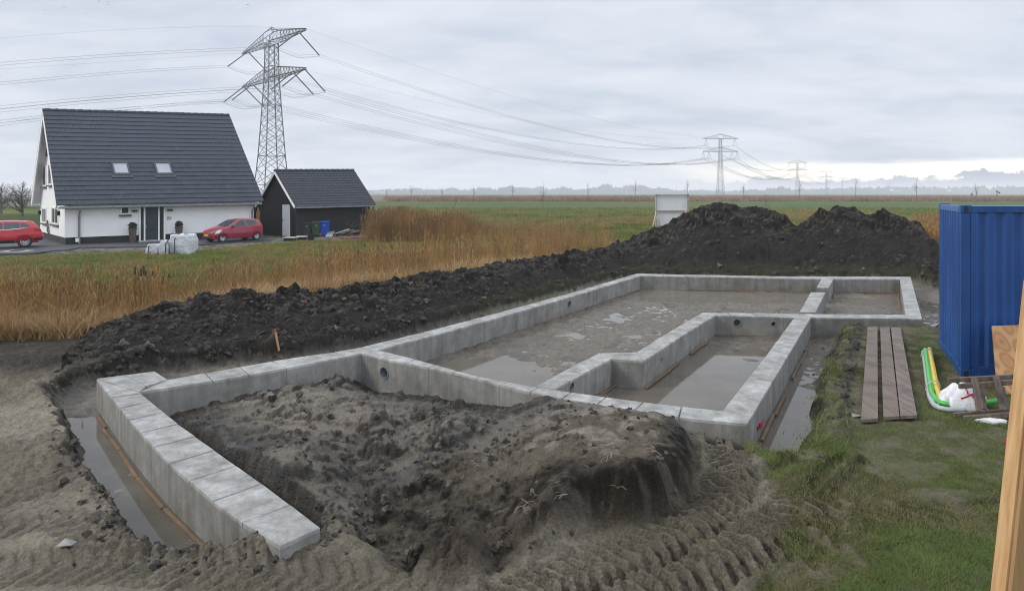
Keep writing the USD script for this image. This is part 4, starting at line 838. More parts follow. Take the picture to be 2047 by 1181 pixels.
bulk_bag(338, 379, 508.5, 470, 'largest white bulk bag, upright with blue loops, in front of the house', .06, 3, True, True)

# ------------------------------------------------------------------ black timber shed
SO = np.array([-13.74, 39.8]); SUv = np.array([-9.80, 42.9]) - SO; SLU = np.linalg.norm(SUv); SVv = np.array([-16.9, 42.3]) - SO; SLV = np.linalg.norm(SVv)
sf = Frame(SO, SUv / SLU, SVv / SLV, .03, SLU)
M_board = mat('black_board', (.010, .011, .013), (.018, .019, .022), 6, .75, .3, 50)
M_pan = mat('glazed_pantile', (.022, .026, .038), (.036, .042, .056), 4, .42, rough2=.5)
SE, SR = 2.18, 4.15; smid = SLV / 2
shed = thing('shed', 'black timber shed with white gable boards and dark pantiled roof', 'shed', (*SO, 0))
gv = np.array([(u, v, w) for u in (0, SLU) for v, w in ((0, -.2), (SLV, -.2), (SLV, SE), (smid, SR - .1), (0, SE))])
part(shed, 'wall', (sf(gv), np.array(gf)), M_plinth)
bd = []
for k in range(15):
    w = .02 + k * .145; part(shed, 'board', sf.m(beam((-.02, -.022, w + .07), (SLU + .02, -.022, w + .07), .02, .13)), M_board)
for k in range(27):
    w = .02 + k * .145; lim = (0.02, SLV - .02) if w < SE - .1 else (smid * (w - SE + .15) / (SR - SE), SLV - smid * (w - SE + .15) / (SR - SE))
    if lim[1] - lim[0] > .15: part(shed, 'board', sf.m(beam((-.022, lim[0], w + .07), (-.022, lim[1], w + .07), .02, .13)), M_board)
part(shed, 'corner_post', sf.bx(-.05, .05, -.05, .05, -.1, SE), M_board); part(shed, 'corner_post', sf.bx(SLU - .06, SLU + .05, -.05, .05, -.1, SE), M_board)
nss = np.array([0, -(SR - SE) / math.hypot(SR - SE, smid), smid / math.hypot(SR - SE, smid)])
def sslope(s, u, o, back): p = np.array([u, smid * s, SE + (SR - SE) * s]) + nss * o; return np.array([p[0], SLV - p[1], p[2]]) if back else p
def sslab(s0, s1, u0, u1, o0, o1, back=False):
    v = np.array([sslope(s, u, o, back) for o in (o0, o1) for s, u in ((s0, u0), (s0, u1), (s1, u1), (s1, u0))])
    return sf(v), np.array([(0, 3, 2), (0, 2, 1), (4, 5, 6), (4, 6, 7), (0, 1, 5), (0, 5, 4), (1, 2, 6), (1, 6, 5), (2, 3, 7), (2, 7, 6), (3, 0, 4), (3, 4, 7)])
sroof = part(shed, 'roof', [sslab(-.15, 1, -.25, SLU + .2, .02, .08, b) for b in (False, True)], M_plinth)
pt = []
NRr, NCc = 14, 24
for back in (False, True):
    for r in range(NRr):
        s0, s1 = -.16 + 1.16 * r / NRr - .006, -.16 + 1.16 * (r + 1) / NRr + .012
        uu = np.linspace(-.27, SLU + .22, NCc * 6 + 1); ph = (np.arange(NCc * 6 + 1) % 6) / 6 * 2 * np.pi
        wv = .020 * np.sin(ph) + .010 * np.cos(2 * ph)
        va = np.array([sslope(s0, u, .135 + x, back) for u, x in zip(uu, wv)] + [sslope(s1, u, .105 + x, back) for u, x in zip(uu, wv)] + [sslope(s0, u, .085 + x * .9, back) for u, x in zip(uu, wv)])
        n = len(uu); q = np.array([(k, k + 1, n + k + 1, n + k) for k in range(n - 1)] + [(2 * n + k, 2 * n + k + 1, k + 1, k) for k in range(n - 1)])
        pt.append((sf(va), q))
part(sroof, 'roof_tiles', pt, M_pan, kind='stuff')
part(sroof, 'ridge_tiles', [sf.m(tube([(-.27 + k * (SLU + .49) / 15, smid, SR + .10), (-.27 + (k + 1) * (SLU + .49) / 15 - .02, smid, SR + .13)], .11, 8)) for k in range(15)], M_pan, kind='stuff')
for back in (False, True): part(shed, 'barge_board', sslab(-.15, 1.0, -.29, -.255, -.06, .09, back), M_frame)
sdoor = part(shed, 'door', sf.bx(-.09, -.035, .62, 1.42, .02, 2.05), mat('white_door', (.66, .68, .70), rough=.5))
part(sdoor, 'handle', sf.m(tube([(-.12, 1.34, 1.0), (-.12, 1.34, 1.12)], .02, 6)), M_black)
part(shed, 'gutter', sf.m(beam((-.25, -.36, SE - .30), (SLU + .2, -.36, SE - .30), .10, .09)), M_zinc)
part(shed, 'downpipe', sf.m(tube([(SLU + .12, -.34, SE - .32), (SLU + .12, -.1, SE - .6), (SLU + .12, -.1, 0)], .04, 8)), M_zinc)
# open porch between house and shed
porch = thing('porch', 'open black timber porch between the white house and the shed', 'porch', sf(np.array([.0, SLV, 0])))
for u, v in ((.05, SLV + 1.15), (.05, SLV + .1)): part(porch, 'post', sf.bx(u - .09, u + .09, v - .09, v + .09, -.1, 2.1), M_board)
part(porch, 'lintel', sf.bx(-.04, .14, SLV + .0, SLV + 1.3, 2.105, 2.62), M_board)
for s in (1, -1): c0 = SLV + .62; part(porch, 'brace', sf.m(beam((.05, c0 + s * .42, 1.45), (.05, c0 + s * .05, 2.1), .10, .10)), M_board)
part(porch, 'roof', sf.m(quad_prism(np.array([(-.3, SLV - .1, 2.7), (2.6, SLV - .1, 2.7), (2.6, SLV + 1.5, 2.64), (-.3, SLV + 1.5, 2.64)]), .08)), M_plinth)
tb = thing('garden_table', 'grey weathered wooden garden table seen through the open porch', 'table', sf(np.array([2.0, SLV + .7, 0])))
part(tb, 'tabletop', sf.bx(1.6, 2.6, SLV + .3, SLV + 1.3, .70, .75), M_trim)
for u, v in ((1.65, SLV + .35), (2.55, SLV + .35), (1.65, SLV + 1.25), (2.55, SLV + 1.25)): part(tb, 'leg', sf.bx(u - .04, u + .04, v - .04, v + .04, 0, .70), M_trim)
# wheelie bins
def bin_(px0, px1, pyb, pyt, colr, lab, nm):
    m = mat('bin_' + nm, tuple(c * .85 for c in colr), colr, 5, .45)
    d = 3500 / (pyb - HOR); b = G((px0 + px1) / 2, pyb, 0) + (0, .3, 0); W = (px1 - px0) / F * d; Hh = (pyb - pyt) / F * d + .03
    k = thing('wheelie_bin', lab, 'wheelie bin', b, 'wheelie bins against the shed')
    bv = []
    for z, s in ((.06, .78), (Hh - .12, .96)): bv += [(-W / 2 * s, -.30 * s, z), (W / 2 * s, -.30 * s, z), (W / 2 * s, .30, z), (-W / 2 * s, .30, z)]
    hm = m3.Manifold.hull_points(np.array(bv)).to_mesh(); part(k, 'body', (np.array(hm.vert_properties[:, :3]) + b, np.array(hm.tri_verts)), m)
    lv = [(-W / 2, -.34, Hh - .115), (W / 2, -.34, Hh - .115), (W / 2, .33, Hh - .115), (-W / 2, .33, Hh - .115), (-W / 2 * .9, -.28, Hh - .03), (W / 2 * .9, -.28, Hh - .03), (W / 2 * .9, .28, Hh), (-W / 2 * .9, .28, Hh)]
    hm = m3.Manifold.hull_points(np.array(lv)).to_mesh(); part(k, 'lid', (np.array(hm.vert_properties[:, :3]) + b, np.array(hm.tri_verts)), m)
    part(k, 'handle_bar', tube([b + (-W * .42, .37, Hh - .12), b + (W * .42, .37, Hh - .12)], .018, 6), m)
    for s in (-1, 1):
        wv, wf = lathe([(0, -.025), (.10, -.025), (.10, .025), (0, .025)], n=14); part(k, 'wheel', (wv[:, [2, 0, 1]] + b + (s * W * .42, .30, .10), wf), M_black)
    part(k, 'sticker', box(b + (.12 * W, -.293, Hh * .72), (.07, .006, .09)), M_trim)
bin_(602, 620, 473.5, 444.5, (.028, .032, .034), 'dark grey wheelie bin against the black shed, left of a green one', 'black')
bin_(621, 638, 473, 443, (.035, .075, .022), 'green wheelie bin between a dark grey and a blue bin', 'green')
bin_(638, 654.5, 472.5, 442, (.015, .085, .42), 'bright blue wheelie bin against the black shed', 'blue')
# steps, pot and building leftovers by the shed
for x0, x1, y0, y1, lab in ((565, 590, 475.5, 482, 'dark step block with a pale slab on top before the white shed door'), (588, 612, 472.5, 480, 'dark step block with a pale slab, between the shed door and the bins')):
    b = G((x0 + x1) / 2, y1, 0) + (0, .35, 0); d = b[1]; W = (x1 - x0) / F * d
    k = thing('step_block', lab, 'step', b); part(k, 'base', box(b + (0, 0, .08), (W * .92, .55, .16), bev=.01), M_black); part(k, 'slab', box(b + (0, 0, .185), (W, .7, .05), bev=.008), M_conc2)
b = G(622, 481, 0); k = thing('plant_pot', 'round black plant pot standing in front of the green bin', 'pot', b)
part(k, 'pot', lathe([(0, 0), (.16, 0), (.21, .34), (.23, .34), (.23, .40), (.20, .40), (.17, .1), (0, .1)], b, 18), M_black, smooth=40); part(k, 'soil', lathe([(.195, .33), (0, .35)], b, 18), M_plinth)
solo('timber_offcut', 'brown timber offcut lying beside the black plant pot', 'timber', beam(G(611, 482.5, .03), G(628, 483.5, .06), .16, .05, bev=.006), M_pot)
lm = mat('stacked_clay_tile', (.20, .055, .035), (.28, .085, .055), 7, .7); gr = np.random.default_rng(21)
k = thing('clay_tile_stack', 'low stack of orange red clay tiles beside the shed', 'tile stack', G(705, 475, 0))
for r in range(2):
    for c in range(7):
        p0 = G(678 + c * 7.2 + r * 2, 474.5, .09 + .10 * r); part(k, 'clay_tile', beam(p0, p0 + (.24, .04 + .02 * gr.random(), .01), .42, .06, bev=.01), lm)
k = thing('scrap_pile', 'pile of grey sheet scraps, slabs and brushwood against the shed', 'scrap pile', G(685, 474, 0))
part(k, 'leaning_slab', beam(G(657, 473.5, .03), G(660, 460, .33) + (0, .6, .1), .42, .05, bev=.006), M_trim)
for c in range(9):
    p0 = G(668 + c * 4.2, 472.5, .05) + (0, .3, .05 + .14 * gr.random()); part(k, 'sheet_scrap', beam(p0, p0 + (.55 + .3 * gr.random(), .2 * gr.normal(), .18 + .06 * gr.normal()), .35, .03), [M_trim, M_zinc, M_sill][c % 3])
bt = []
for c in range(40):
    p0 = G(664 + gr.uniform(0, 42), 471, 0) + (0, .5, .15); bt.append(tube([p0, p0 + (.25 * gr.normal(), .1, .3 + .2 * gr.random()), p0 + (.5 * gr.normal(), .15, .55 + .3 * gr.random())], .010, 4))
part(k, 'brushwood', bt, mat('brush_twig', (.11, .085, .06), rough=.9), kind='stuff')
k = thing('slab_offcuts', 'grey slab offcuts lying at the right corner of the shed', 'slabs', G(735, 472, 0))
for c in range(3): part(k, 'slab', beam(G(727 + c * 7, 472.5 - c * .5, .06 + .05 * (c % 2)), G(737 + c * 6, 471.5, .10), .35, .06, bev=.006), M_trim)
# ------------------------------------------------------------------ cars
def car_paint(name, c): return mat(name, tuple(x * .9 for x in c), c, 2.0, .30, coat=.8, spec=.5)
M_tyre = mat('tyre', (.014, .014, .015), rough=.8); M_rim = mat('wheel_rim', (.42, .43, .45), rough=.35, metallic=.6); M_rimd = mat('dark_rim', (.10, .10, .105), rough=.4, metallic=.5)
M_carglass = mat('car_glass', (.020, .030, .032), (.05, .065, .065), 1.2, .05, spec=.7); M_lamp = mat('headlamp', (.62, .65, .68), rough=.12, spec=.8); M_tail = mat('tail_lamp', (.30, .008, .012), rough=.15); M_plate = mat('yellow_plate', (.55, .32, .02), rough=.5)
M_chrome = mat('chrome', (.62, .64, .66), rough=.2, metallic=.9)
def make_car(name, lab, pos, heading, scale, paint, S):
    """S: side profile. x runs from the nose (0) to the tail (L)."""
    L, W = S['L'], S['W']; ca, sa = math.cos(heading), math.sin(heading)
    def T(p): p = np.asarray(p, float); x, y, z = (p[..., 0] - S['ref']) * scale, p[..., 1] * scale, p[..., 2] * scale; return np.stack([pos[0] + x * ca - y * sa, pos[1] + x * sa + y * ca, pos[2] + z], -1)
    k = thing(name, lab, 'car', pos)
    tp = lambda x: np.interp(x, *zip(*S['top'])); bl = lambda x: np.interp(x, *zip(*S['belt'])); sl = lambda x: np.interp(x, *zip(*S['sill'])); wd = lambda x: np.interp(x, *zip(*S['plan'])) * W / 2
    xs = np.unique(np.concatenate([np.linspace(0, L, 46), [p[0] for p in S['top']]])); n = len(xs)
    def hw(x, z):
        w, b, t, s = wd(x), bl(x), tp(x), sl(x); b = np.minimum(b, t - .03)
        lo = .90 + .10 * np.clip((z - s) / .28, 0, 1); mid_ = 1 - .03 * np.clip((z - (s + b) / 2) / ((b - s) / 2 + .01), 0, 1)
        up = .97 - S['tumble'] * np.clip((z - b) / .48, 0, 1)
        return w * np.where(z < b, lo * mid_, up)
    sec = []
    for x in xs:
        b, t, s = min(bl(x), tp(x) - .03), tp(x), sl(x); r = []
        for z in (s, s + .08, s + .28, (s + b) / 2 + .05, b - .04, b): r.append((hw(x, z), z))
        zt = max(b + .02, t - .07)
        r.append((hw(x, (b + zt) / 2), (b + zt) / 2)); r.append((hw(x, zt), zt)); r.append((hw(x, zt) * .90, t - .022)); r.append((hw(x, zt) * .55, t - .004)); r.append((0, t))
        sec.append([(0, s)] + r)
    m = len(sec[0]); ringn = 2 * m - 2
    v = []
    for x, r in zip(xs, sec):
        v += [(x, -y, z) for y, z in r] + [(x, y, z) for y, z in r[-2:0:-1]]
    v = np.array(v); i, j = np.meshgrid(np.arange(n - 1), np.arange(ringn), indexing='ij'); j2 = (j + 1) % ringn
    f = np.stack([i * ringn + j, i * ringn + j2, (i + 1) * ringn + j2, (i + 1) * ringn + j], -1).reshape(-1, 4)
    f = np.vstack([f[:, [0, 1, 2]], f[:, [0, 2, 3]]])
    c0, c1 = len(v), len(v) + 1; v = np.vstack([v, [(0, 0, (sl(0) + tp(0)) / 2), (L, 0, (sl(L) + tp(L)) / 2)]]); jj = np.arange(ringn)
    f = np.vstack([f, np.stack([np.full(ringn, c0), (jj + 1) % ringn, jj], 1), np.stack([np.full(ringn, c1), (n - 1) * ringn + jj, (n - 1) * ringn + (jj + 1) % ringn], 1)])
    tm = trimesh.Trimesh(v, f, process=True); tm.fix_normals()
    body = (np.array(tm.vertices), np.array(tm.faces))
    try:
        mm = m3.Manifold(m3.Mesh(tm.vertices.astype(np.float32), tm.faces.astype(np.uint32)))
        for wx in S['axles']:
            a, b_ = lathe([(0, -W), (S['wr'] + .055, -W), (S['wr'] + .055, W), (0, W)], n=28); cm = trimesh.Trimesh(a[:, [0, 2, 1]] + (wx, 0, S['wr']), b_, process=True); cm.fix_normals()
            inner = trimesh.creation.box((2, W - .56, 2)); inner.apply_translation((wx, 0, .5))
            mm = mm - (m3.Manifold(m3.Mesh(cm.vertices.astype(np.float32), cm.faces.astype(np.uint32))) - m3.Manifold(m3.Mesh(inner.vertices.astype(np.float32), inner.faces.astype(np.uint32))))
        o = mm.to_mesh()
        if len(o.tri_verts) > 100: body = (np.array(o.vert_properties[:, :3]), np.array(o.tri_verts))
    except Exception as e: print('car boolean', e)
    part(k, 'body', (T(body[0]), body[1]), paint, smooth=32)
    part(k, 'underbody', (T(box(((S['axles'][0] + S['axles'][1]) / 2, 0, sl(1.5) + .06), (L - .5, W * .82, .14))[0]), box((0, 0, 0), (1, 1, 1))[1]), M_black)
    def drape(poly, off, side, step=.09):
        pg = Polygon(poly)
        if not pg.exterior.is_ccw: pg = Polygon(list(pg.exterior.coords)[::-1])
        pv, pf = trimesh.creation.triangulate_polygon(pg.segmentize(step), engine='earcut'); tm2 = trimesh.Trimesh(np.c_[pv, 0 * pv[:, 0]], pf, process=False); 
        vv, ff = trimesh.remesh.subdivide_to_size(tm2.vertices, tm2.faces, .16); x, z = vv[:, 0], vv[:, 1]
        return T(np.stack([x, side * (hw(x, z) + off), z], -1)), (ff if side < 0 else ff[:, ::-1])
    for side in (-1, 1):
        for nm, poly in S['side_windows']: part(k, nm, drape(poly, .006, side), M_carglass)
        for poly in S.get('trim', []): part(k, 'window_trim', drape(poly, .008, side), M_chrome)
        for poly in S.get('cladding', []): part(k, 'cladding', drape(poly, .012, side), M_black)
        d = part(k, 'door', drape(S['door'], .004, side), paint)
        part(d, 'handle', drape(S['handle'], .02, side), S.get('handle_mat', paint))
        for (poly, mt, nm) in S['lamps']: part(k, nm, drape(poly, .01, side), mt)
        mx, mz = S['mirror']; g = trimesh.creation.icosphere(2); part(k, 'mirror', (T(np.array(g.vertices) * (.07, .11, .065) + (mx, side * (W / 2 * .98 + .06), mz)), np.array(g.faces)), M_black, smooth=True)
        for wx in S['axles']:
            r = S['wr']; yy = side * (W / 2 - .12)
            tv, tf = lathe([(r * .62, -.09), (r * .92, -.095), (r, -.07), (r, .07), (r * .92, .095), (r * .62, .09)], n=28)
            wl = part(k, 'wheel', (T(tv[:, [0, 2, 1]] * (1, side, 1) + (wx, yy, r)), tf), M_tyre, smooth=40)
            rv = [lathe([(0, .03), (r * .22, .055), (r * .22, .0)], n=20), lathe([(r * .54, .0), (r * .64, .085), (r * .55, .085)], n=28)]
            for q in range(S['spokes']):
                a = q / S['spokes'] * 2 * math.pi; e = np.array([math.cos(a), math.sin(a), 0]); rv.append(beam(e * r * .1 + (0, 0, .045), e * r * .60 + (0, 0, .06), r * S['spw'], .03, up=(0, 0, 1)))
            rm = merge(*rv); part(wl, 'rim', (T(rm[0][:, [0, 2, 1]] * (1, side, 1) + (wx, yy, r)), rm[1]), S['rim'])
            dm = lathe([(0, -.005), (r * .62, -.005)], n=24); part(wl, 'brake_disc', (T(dm[0][:, [0, 2, 1]] * (1, side, 1) + (wx, yy, r)), dm[1]), M_black)
    for nm, x0, x1, fr in S['screens']:
        xx = np.linspace(x0, x1, 9); uu = np.linspace(-1, 1, 9); vv = []
        for x in xx:
            zt = max(min(bl(x), tp(x) - .03) + .02, tp(x) - .07); yw = hw(x, zt) * fr
            for u in uu: a = abs(u) * fr; vv.append((x + S['sn'] * (0.012 if nm == 'rear_window' else -.008), u * yw, tp(x) + .010 - .004 * a / .55 if a < .55 else tp(x) + .010 - .004 - .018 * (a - .55) / .35))
        i, j = np.meshgrid(np.arange(8), np.arange(8), indexing='ij'); part(k, nm, (T(np.array(vv)), np.stack([i * 9 + j, i * 9 + j + 1, (i + 1) * 9 + j + 1, (i + 1) * 9 + j], -1).reshape(-1, 4)), M_carglass)
    for nm, c, s, mt in S['boxes']: b = box(c, s, bev=.01); part(k, nm, (T(b[0]), b[1]), mt)
    return k
HATCH = dict(L=3.6, W=1.64, ref=.66, wr=.285, tumble=.24, axles=(.66, 3.03), spokes=6, spw=.34, rim=M_rim, sn=1,
    top=[(0, .55), (.03, .66), (.12, .74), (.40, .86), (.85, .97), (1.05, 1.02), (1.45, 1.27), (1.72, 1.40), (2.05, 1.465), (2.6, 1.475), (3.05, 1.44), (3.30, 1.37), (3.42, 1.20), (3.52, .98), (3.58, .72), (3.6, .5)],
    belt=[(0, .60), (.5, .78), (1.0, .90), (2.0, .945), (3.0, .985), (3.3, 1.0), (3.6, .9)], sill=[(0, .26), (.2, .22), (.8, .22), (2.9, .23), (3.4, .28), (3.6, .34)], plan=[(0, .62), (.06, .76), (.2, .90), (.5, .98), (.9, 1), (2.9, 1), (3.3, .95), (3.52, .86), (3.6, .74)],
    side_windows=[('front_window', [(1.30, .955), (1.62, 1.20), (1.95, 1.375), (2.22, 1.385), (2.24, .985)]), ('rear_side_window', [(2.34, .99), (2.32, 1.385), (2.75, 1.375), (3.02, 1.31), (3.06, 1.15), (2.98, 1.06)])],
    door=[(1.22, .34), (1.20, .90), (2.24, .955), (2.32, .90), (2.34, .42), (2.28, .34)], handle=[(2.10, .80), (2.10, .84), (2.26, .85), (2.26, .81)],
    lamps=[([(.15, .56), (.22, .70), (.42, .80), (.62, .80), (.42, .60)], M_lamp, 'headlight'), ([(.18, .30), (.18, .40), (.30, .40), (.30, .30)], M_black, 'fog_lamp'), ([(3.40, .80), (3.40, 1.0), (3.47, 1.02), (3.53, .78)], M_tail, 'tail_light')], mirror=(1.30, 1.0),
    screens=[('windscreen', 1.06, 1.72, .86), ('rear_window', 3.31, 3.46, .8)], boxes=[('number_plate', (-.005, 0, .46), (.03, .50, .11), M_plate), ('grille', (.0, 0, .31), (.04, 1.05, .12), M_black), ('aerial', (3.0, 0, 1.50), (.012, .012, .18), M_black)])
SUV = dict(L=4.45, W=1.84, ref=3.57, wr=.36, tumble=.26, axles=(.90, 3.57), spokes=10, spw=.13, rim=M_rim, sn=1,
    top=[(0, .60), (.03, .80), (.15, .90), (.6, 1.0), (1.2, 1.07), (1.35, 1.10), (1.75, 1.36), (2.1, 1.54), (2.5, 1.60), (3.1, 1.60), (3.6, 1.56), (3.98, 1.50), (4.10, 1.38), (4.25, 1.15), (4.36, 1.02), (4.42, .75), (4.45, .55)],
    belt=[(0, .72), (.6, .92), (1.2, 1.0), (2.4, 1.05), (3.4, 1.12), (3.9, 1.20), (4.2, 1.15), (4.45, .9)], sill=[(0, .34), (.3, .28), (3.9, .30), (4.3, .38), (4.45, .44)], plan=[(0, .66), (.08, .80), (.3, .93), (.7, 1), (3.7, 1), (4.1, .96), (4.35, .88), (4.45, .78)],
    side_windows=[('front_window', [(1.62, 1.06), (2.05, 1.40), (2.20, 1.47), (2.55, 1.49), (2.55, 1.085)]), ('rear_side_window', [(2.62, 1.09), (2.62, 1.49), (3.30, 1.47), (3.34, 1.16)]), ('quarter_window', [(3.38, 1.165), (3.35, 1.465), (3.60, 1.43), (3.86, 1.24)])],
    trim=[[(1.6, 1.03), (1.6, 1.055), (2.6, 1.08), (3.36, 1.15), (3.92, 1.245), (3.62, 1.455), (3.2, 1.495), (3.2, 1.475), (3.60, 1.435), (3.87, 1.238), (3.36, 1.125), (2.6, 1.055)]],
    cladding=[[(1.35, .30), (1.35, .46), (3.1, .46), (3.1, .30)], [(3.98, .40), (4.0, .56), (4.28, .56), (4.4, .50), (4.36, .40)]], door=[(2.6, .48), (2.58, 1.05), (3.30, 1.12), (3.40, .98), (3.20, .72), (3.08, .5)], handle=[(3.12, .97), (3.12, 1.01), (3.34, 1.02), (3.34, .98)], handle_mat=M_red,
    lamps=[([(.1, .72), (.16, .84), (.55, .92), (.45, .78)], M_lamp, 'headlight'), ([(3.98, 1.0), (4.02, 1.08), (4.25, 1.10), (4.38, .98), (4.30, .92)], M_tail, 'tail_light')], mirror=(1.72, 1.10),
    screens=[('windscreen', 1.36, 2.1, .86), ('rear_window', 4.0, 4.24, .8)], boxes=[('number_plate', (4.44, 0, .80), (.03, .50, .11), M_plate), ('rear_bumper', (4.35, 0, .50), (.16, 1.5, .2), M_black), ('grille', (.0, 0, .6), (.05, 1.0, .2), M_black)])
a = G(443, 484.5, .06); b = G(511, 480, .06); hd = math.atan2(b[1] - a[1], b[0] - a[0])
make_car('parked_car', 'small dark red hatchback parked nose left in front of the white house', a + .55 * unit(np.array([-(b - a)[1], (b - a)[0], 0])), hd, np.linalg.norm(b - a) / 2.37 * 1.0, car_paint('dark_red_paint', (.235, .022, .040)), HATCH)
a = G(47.5, 495.5, .06); make_car('parked_car', 'bright red family car cut off by the left edge, parked on the dark paving', a + np.array([-.55, .75, 0]), math.radians(39), .85, car_paint('bright_red_paint', (.42, .014, .028)), SUV)

# ------------------------------------------------------------------ pylons and conductors
M_galv = mat('galvanised_steel', (.085, .10, .105), (.13, .148, .15), .5, .6, metallic=.3)
M_ins = mat('insulator', (.045, .055, .06), rough=.5)
ARM, HT = 20.5, 50.0
UPZ, LOZ = 45.7, 35.4
def make_pylon(name, lab, pos, rotz, grp=None):
    k = thing(name, lab, 'pylon', pos); ca, sa = math.cos(rotz), math.sin(rotz); k.loc = np.asarray(pos, float)
    T = lambda p: np.array([p[0] * ca - p[1] * sa + pos[0], p[0] * sa + p[1] * ca + pos[1], p[2] + pos[2]])
    hwid = lambda z: np.interp(z, [0, 6, 12, 24, 36, 50], [4.3, 3.4, 2.85, 2.15, 1.5, 1.3])
    bar = lambda p, q, r: tube([T(p), T(q)], r, 4, cap=False)
    levels = [0, 5.2, 9.6, 13.4, 16.8, 19.9, 22.8, 25.4, 27.9, 30.3, 32.6, 35.4, 37.3, 39.2, 41.6, 43.7, 45.7]
    for sx in (-1, 1):
        for sy in (-1, 1): part(k, 'leg', [bar((sx * hwid(a), sy * hwid(a), a), (sx * hwid(b), sy * hwid(b), b), .16) for a, b in zip(levels[:-1], levels[1:])], M_galv)
    br = []
    for a, b in zip(levels[:-1], levels[1:]):
        wa, wb = hwid(a), hwid(b)
        for s in (-1, 1):
            br += [bar((-wa, s * wa, a), (wb, s * wb, b), .085), bar((wa, s * wa, a), (-wb, s * wb, b), .085), bar((s * wa, -wa, a), (s * wb, wb, b), .085), bar((s * wa, wa, a), (s * wb, -wb, b), .085)]
            if b in (13.4, 27.9, 35.4, 45.7, 5.2): br += [bar((-wb, s * wb, b), (wb, s * wb, b), .08), bar((s * wb, -wb, b), (s * wb, wb, b), .08)]
    part(k, 'bracing', br, M_galv, kind='stuff')
    def arm(z, hz, span):
        ms = []
        for s in (-1, 1):
            n = 9; X = lambda t: s * (1.6 + (span - 1.6) * t); wy = lambda t: 1.7 * (1 - t) + .25 * t; zt = lambda t: z + hz * (1 - t) ** 1.0 + .35 * t
            for i in range(n):
                t0, t1 = i / n, (i + 1) / n
                for sy in (-1, 1):
                    ms += [bar((X(t0), sy * wy(t0), z), (X(t1), sy * wy(t1), z), .13), bar((X(t0), sy * wy(t0) * .55, zt(t0)), (X(t1), sy * wy(t1) * .55, zt(t1)), .12), bar((X(t0), sy * wy(t0), z), (X(t1), sy * wy(t1) * .55, zt(t1)), .06), bar((X(t1), sy * wy(t1), z), (X(t1), sy * wy(t1) * .55, zt(t1)), .06)]
                ms += [bar((X(t0), -wy(t0), z), (X(t1), wy(t1), z), .06), bar((X(t1), -wy(t1), z), (X(t1), wy(t1), z), .06)]
        ms += [bar((-1.6, sy * 1.7 * .55, z + hz), (1.6, sy * 1.7 * .55, z + hz), .12) for sy in (-1, 1)]
        return ms
    part(k, 'upper_crossarm', arm(UPZ, 3.4, ARM), M_galv); part(k, 'lower_crossarm', arm(LOZ, 3.4, ARM), M_galv)
    part(k, 'peak', [bar((sx * 1.6, sy * .9, UPZ + 3.4), (0, 0, UPZ + 4.6), .10) for sx in (-1, 1) for sy in (-1, 1)], M_galv)
    for s in (-1, 1):
        for zz, xc, sp in ((UPZ, 16.6, 0), (LOZ, 19.8, 0), (LOZ, 13.2, 0)):
            for e in (-1, 1):
                p0 = (s * xc, e * .3, zz - .1); p1 = (s * xc, e * 6.0, zz - 5.2)
                part(k, 'insulator', tube([T(p0), T(p1)], .16, 6), M_ins)
            part(k, 'jumper', tube([T((s * xc, y, zz - 5.2 - 1.6 * (1 - (y / 6) ** 2))) for y in (-6, -3, 0, 3, 6)], .022, 4, cap=False), M_ins)
    return k
SC = .68
def phase_point(pos, rotz, s, xc, zz, dz=-5.2, al=0, sc=1.0): ca, sa = math.cos(rotz), math.sin(rotz); return np.array([pos[0] + sc * (s * xc * ca - al * sa), pos[1] + sc * (s * xc * sa + al * ca), pos[2] + zz + dz])
p1 = np.array([-68.8, 179.0, 0]); r1 = math.radians(-45)
p2 = np.array([(1440 - CX) / F * 495, 495.0, 0]); r2 = math.radians(-32)
p3 = np.array([(1594 - CX) / F * 890, 890.0, 0]); p4 = np.array([(1652 - CX) / F * 1290, 1290.0, 0]); p5 = np.array([(1684 - CX) / F * 1700, 1700, 0])
py1 = make_pylon('power_pylon', 'nearest steel lattice power pylon, standing behind the black shed', p1, r1, 1)
sep = '_'
def pyl(pos, rot, lab, sc=1.0): return copy(py1, pos, lab, -math.degrees(r1), (SC, SC, sc), None, 'pylon')
pyl(p2, math.radians(-15), 'second nearest lattice power pylon, in the field right of the white board')
pyl(p3, math.radians(-8), 'hazy power pylon in the field, third along the power line'); pyl(p4, math.radians(-5), 'pale hazy power pylon, fourth along the power line'); pyl(p5, math.radians(-5), 'pale short power pylon, fifth along the line, against the bright sky gap', .92)
for x, d, sc, lab in ((1778, 2300, 1.0, 'faint far power pylon before the dark cloud bank, left of a thin roadside tree'), (1840, 3000, 1.0, 'very faint far power pylon just right of a thin roadside tree'), (1885, 3400, 1.0, 'very faint far pylon left above the blue container'), (1921, 3900, 1.0, 'faintest far pylon above the blue container')):
    pyl(np.array([(x - CX) / F * d, d, 0]), 0, lab, sc)
M_wire = mat('conductor', (.09, .095, .10), rough=.5)
def span(a, b, sag, n=26): t = np.linspace(0, 1, n); p = a + (b - a) * t[:, None]; p[:, 2] -= 4 * sag * t * (1 - t); return p
back = (p1 - p2) / np.linalg.norm(p1 - p2)
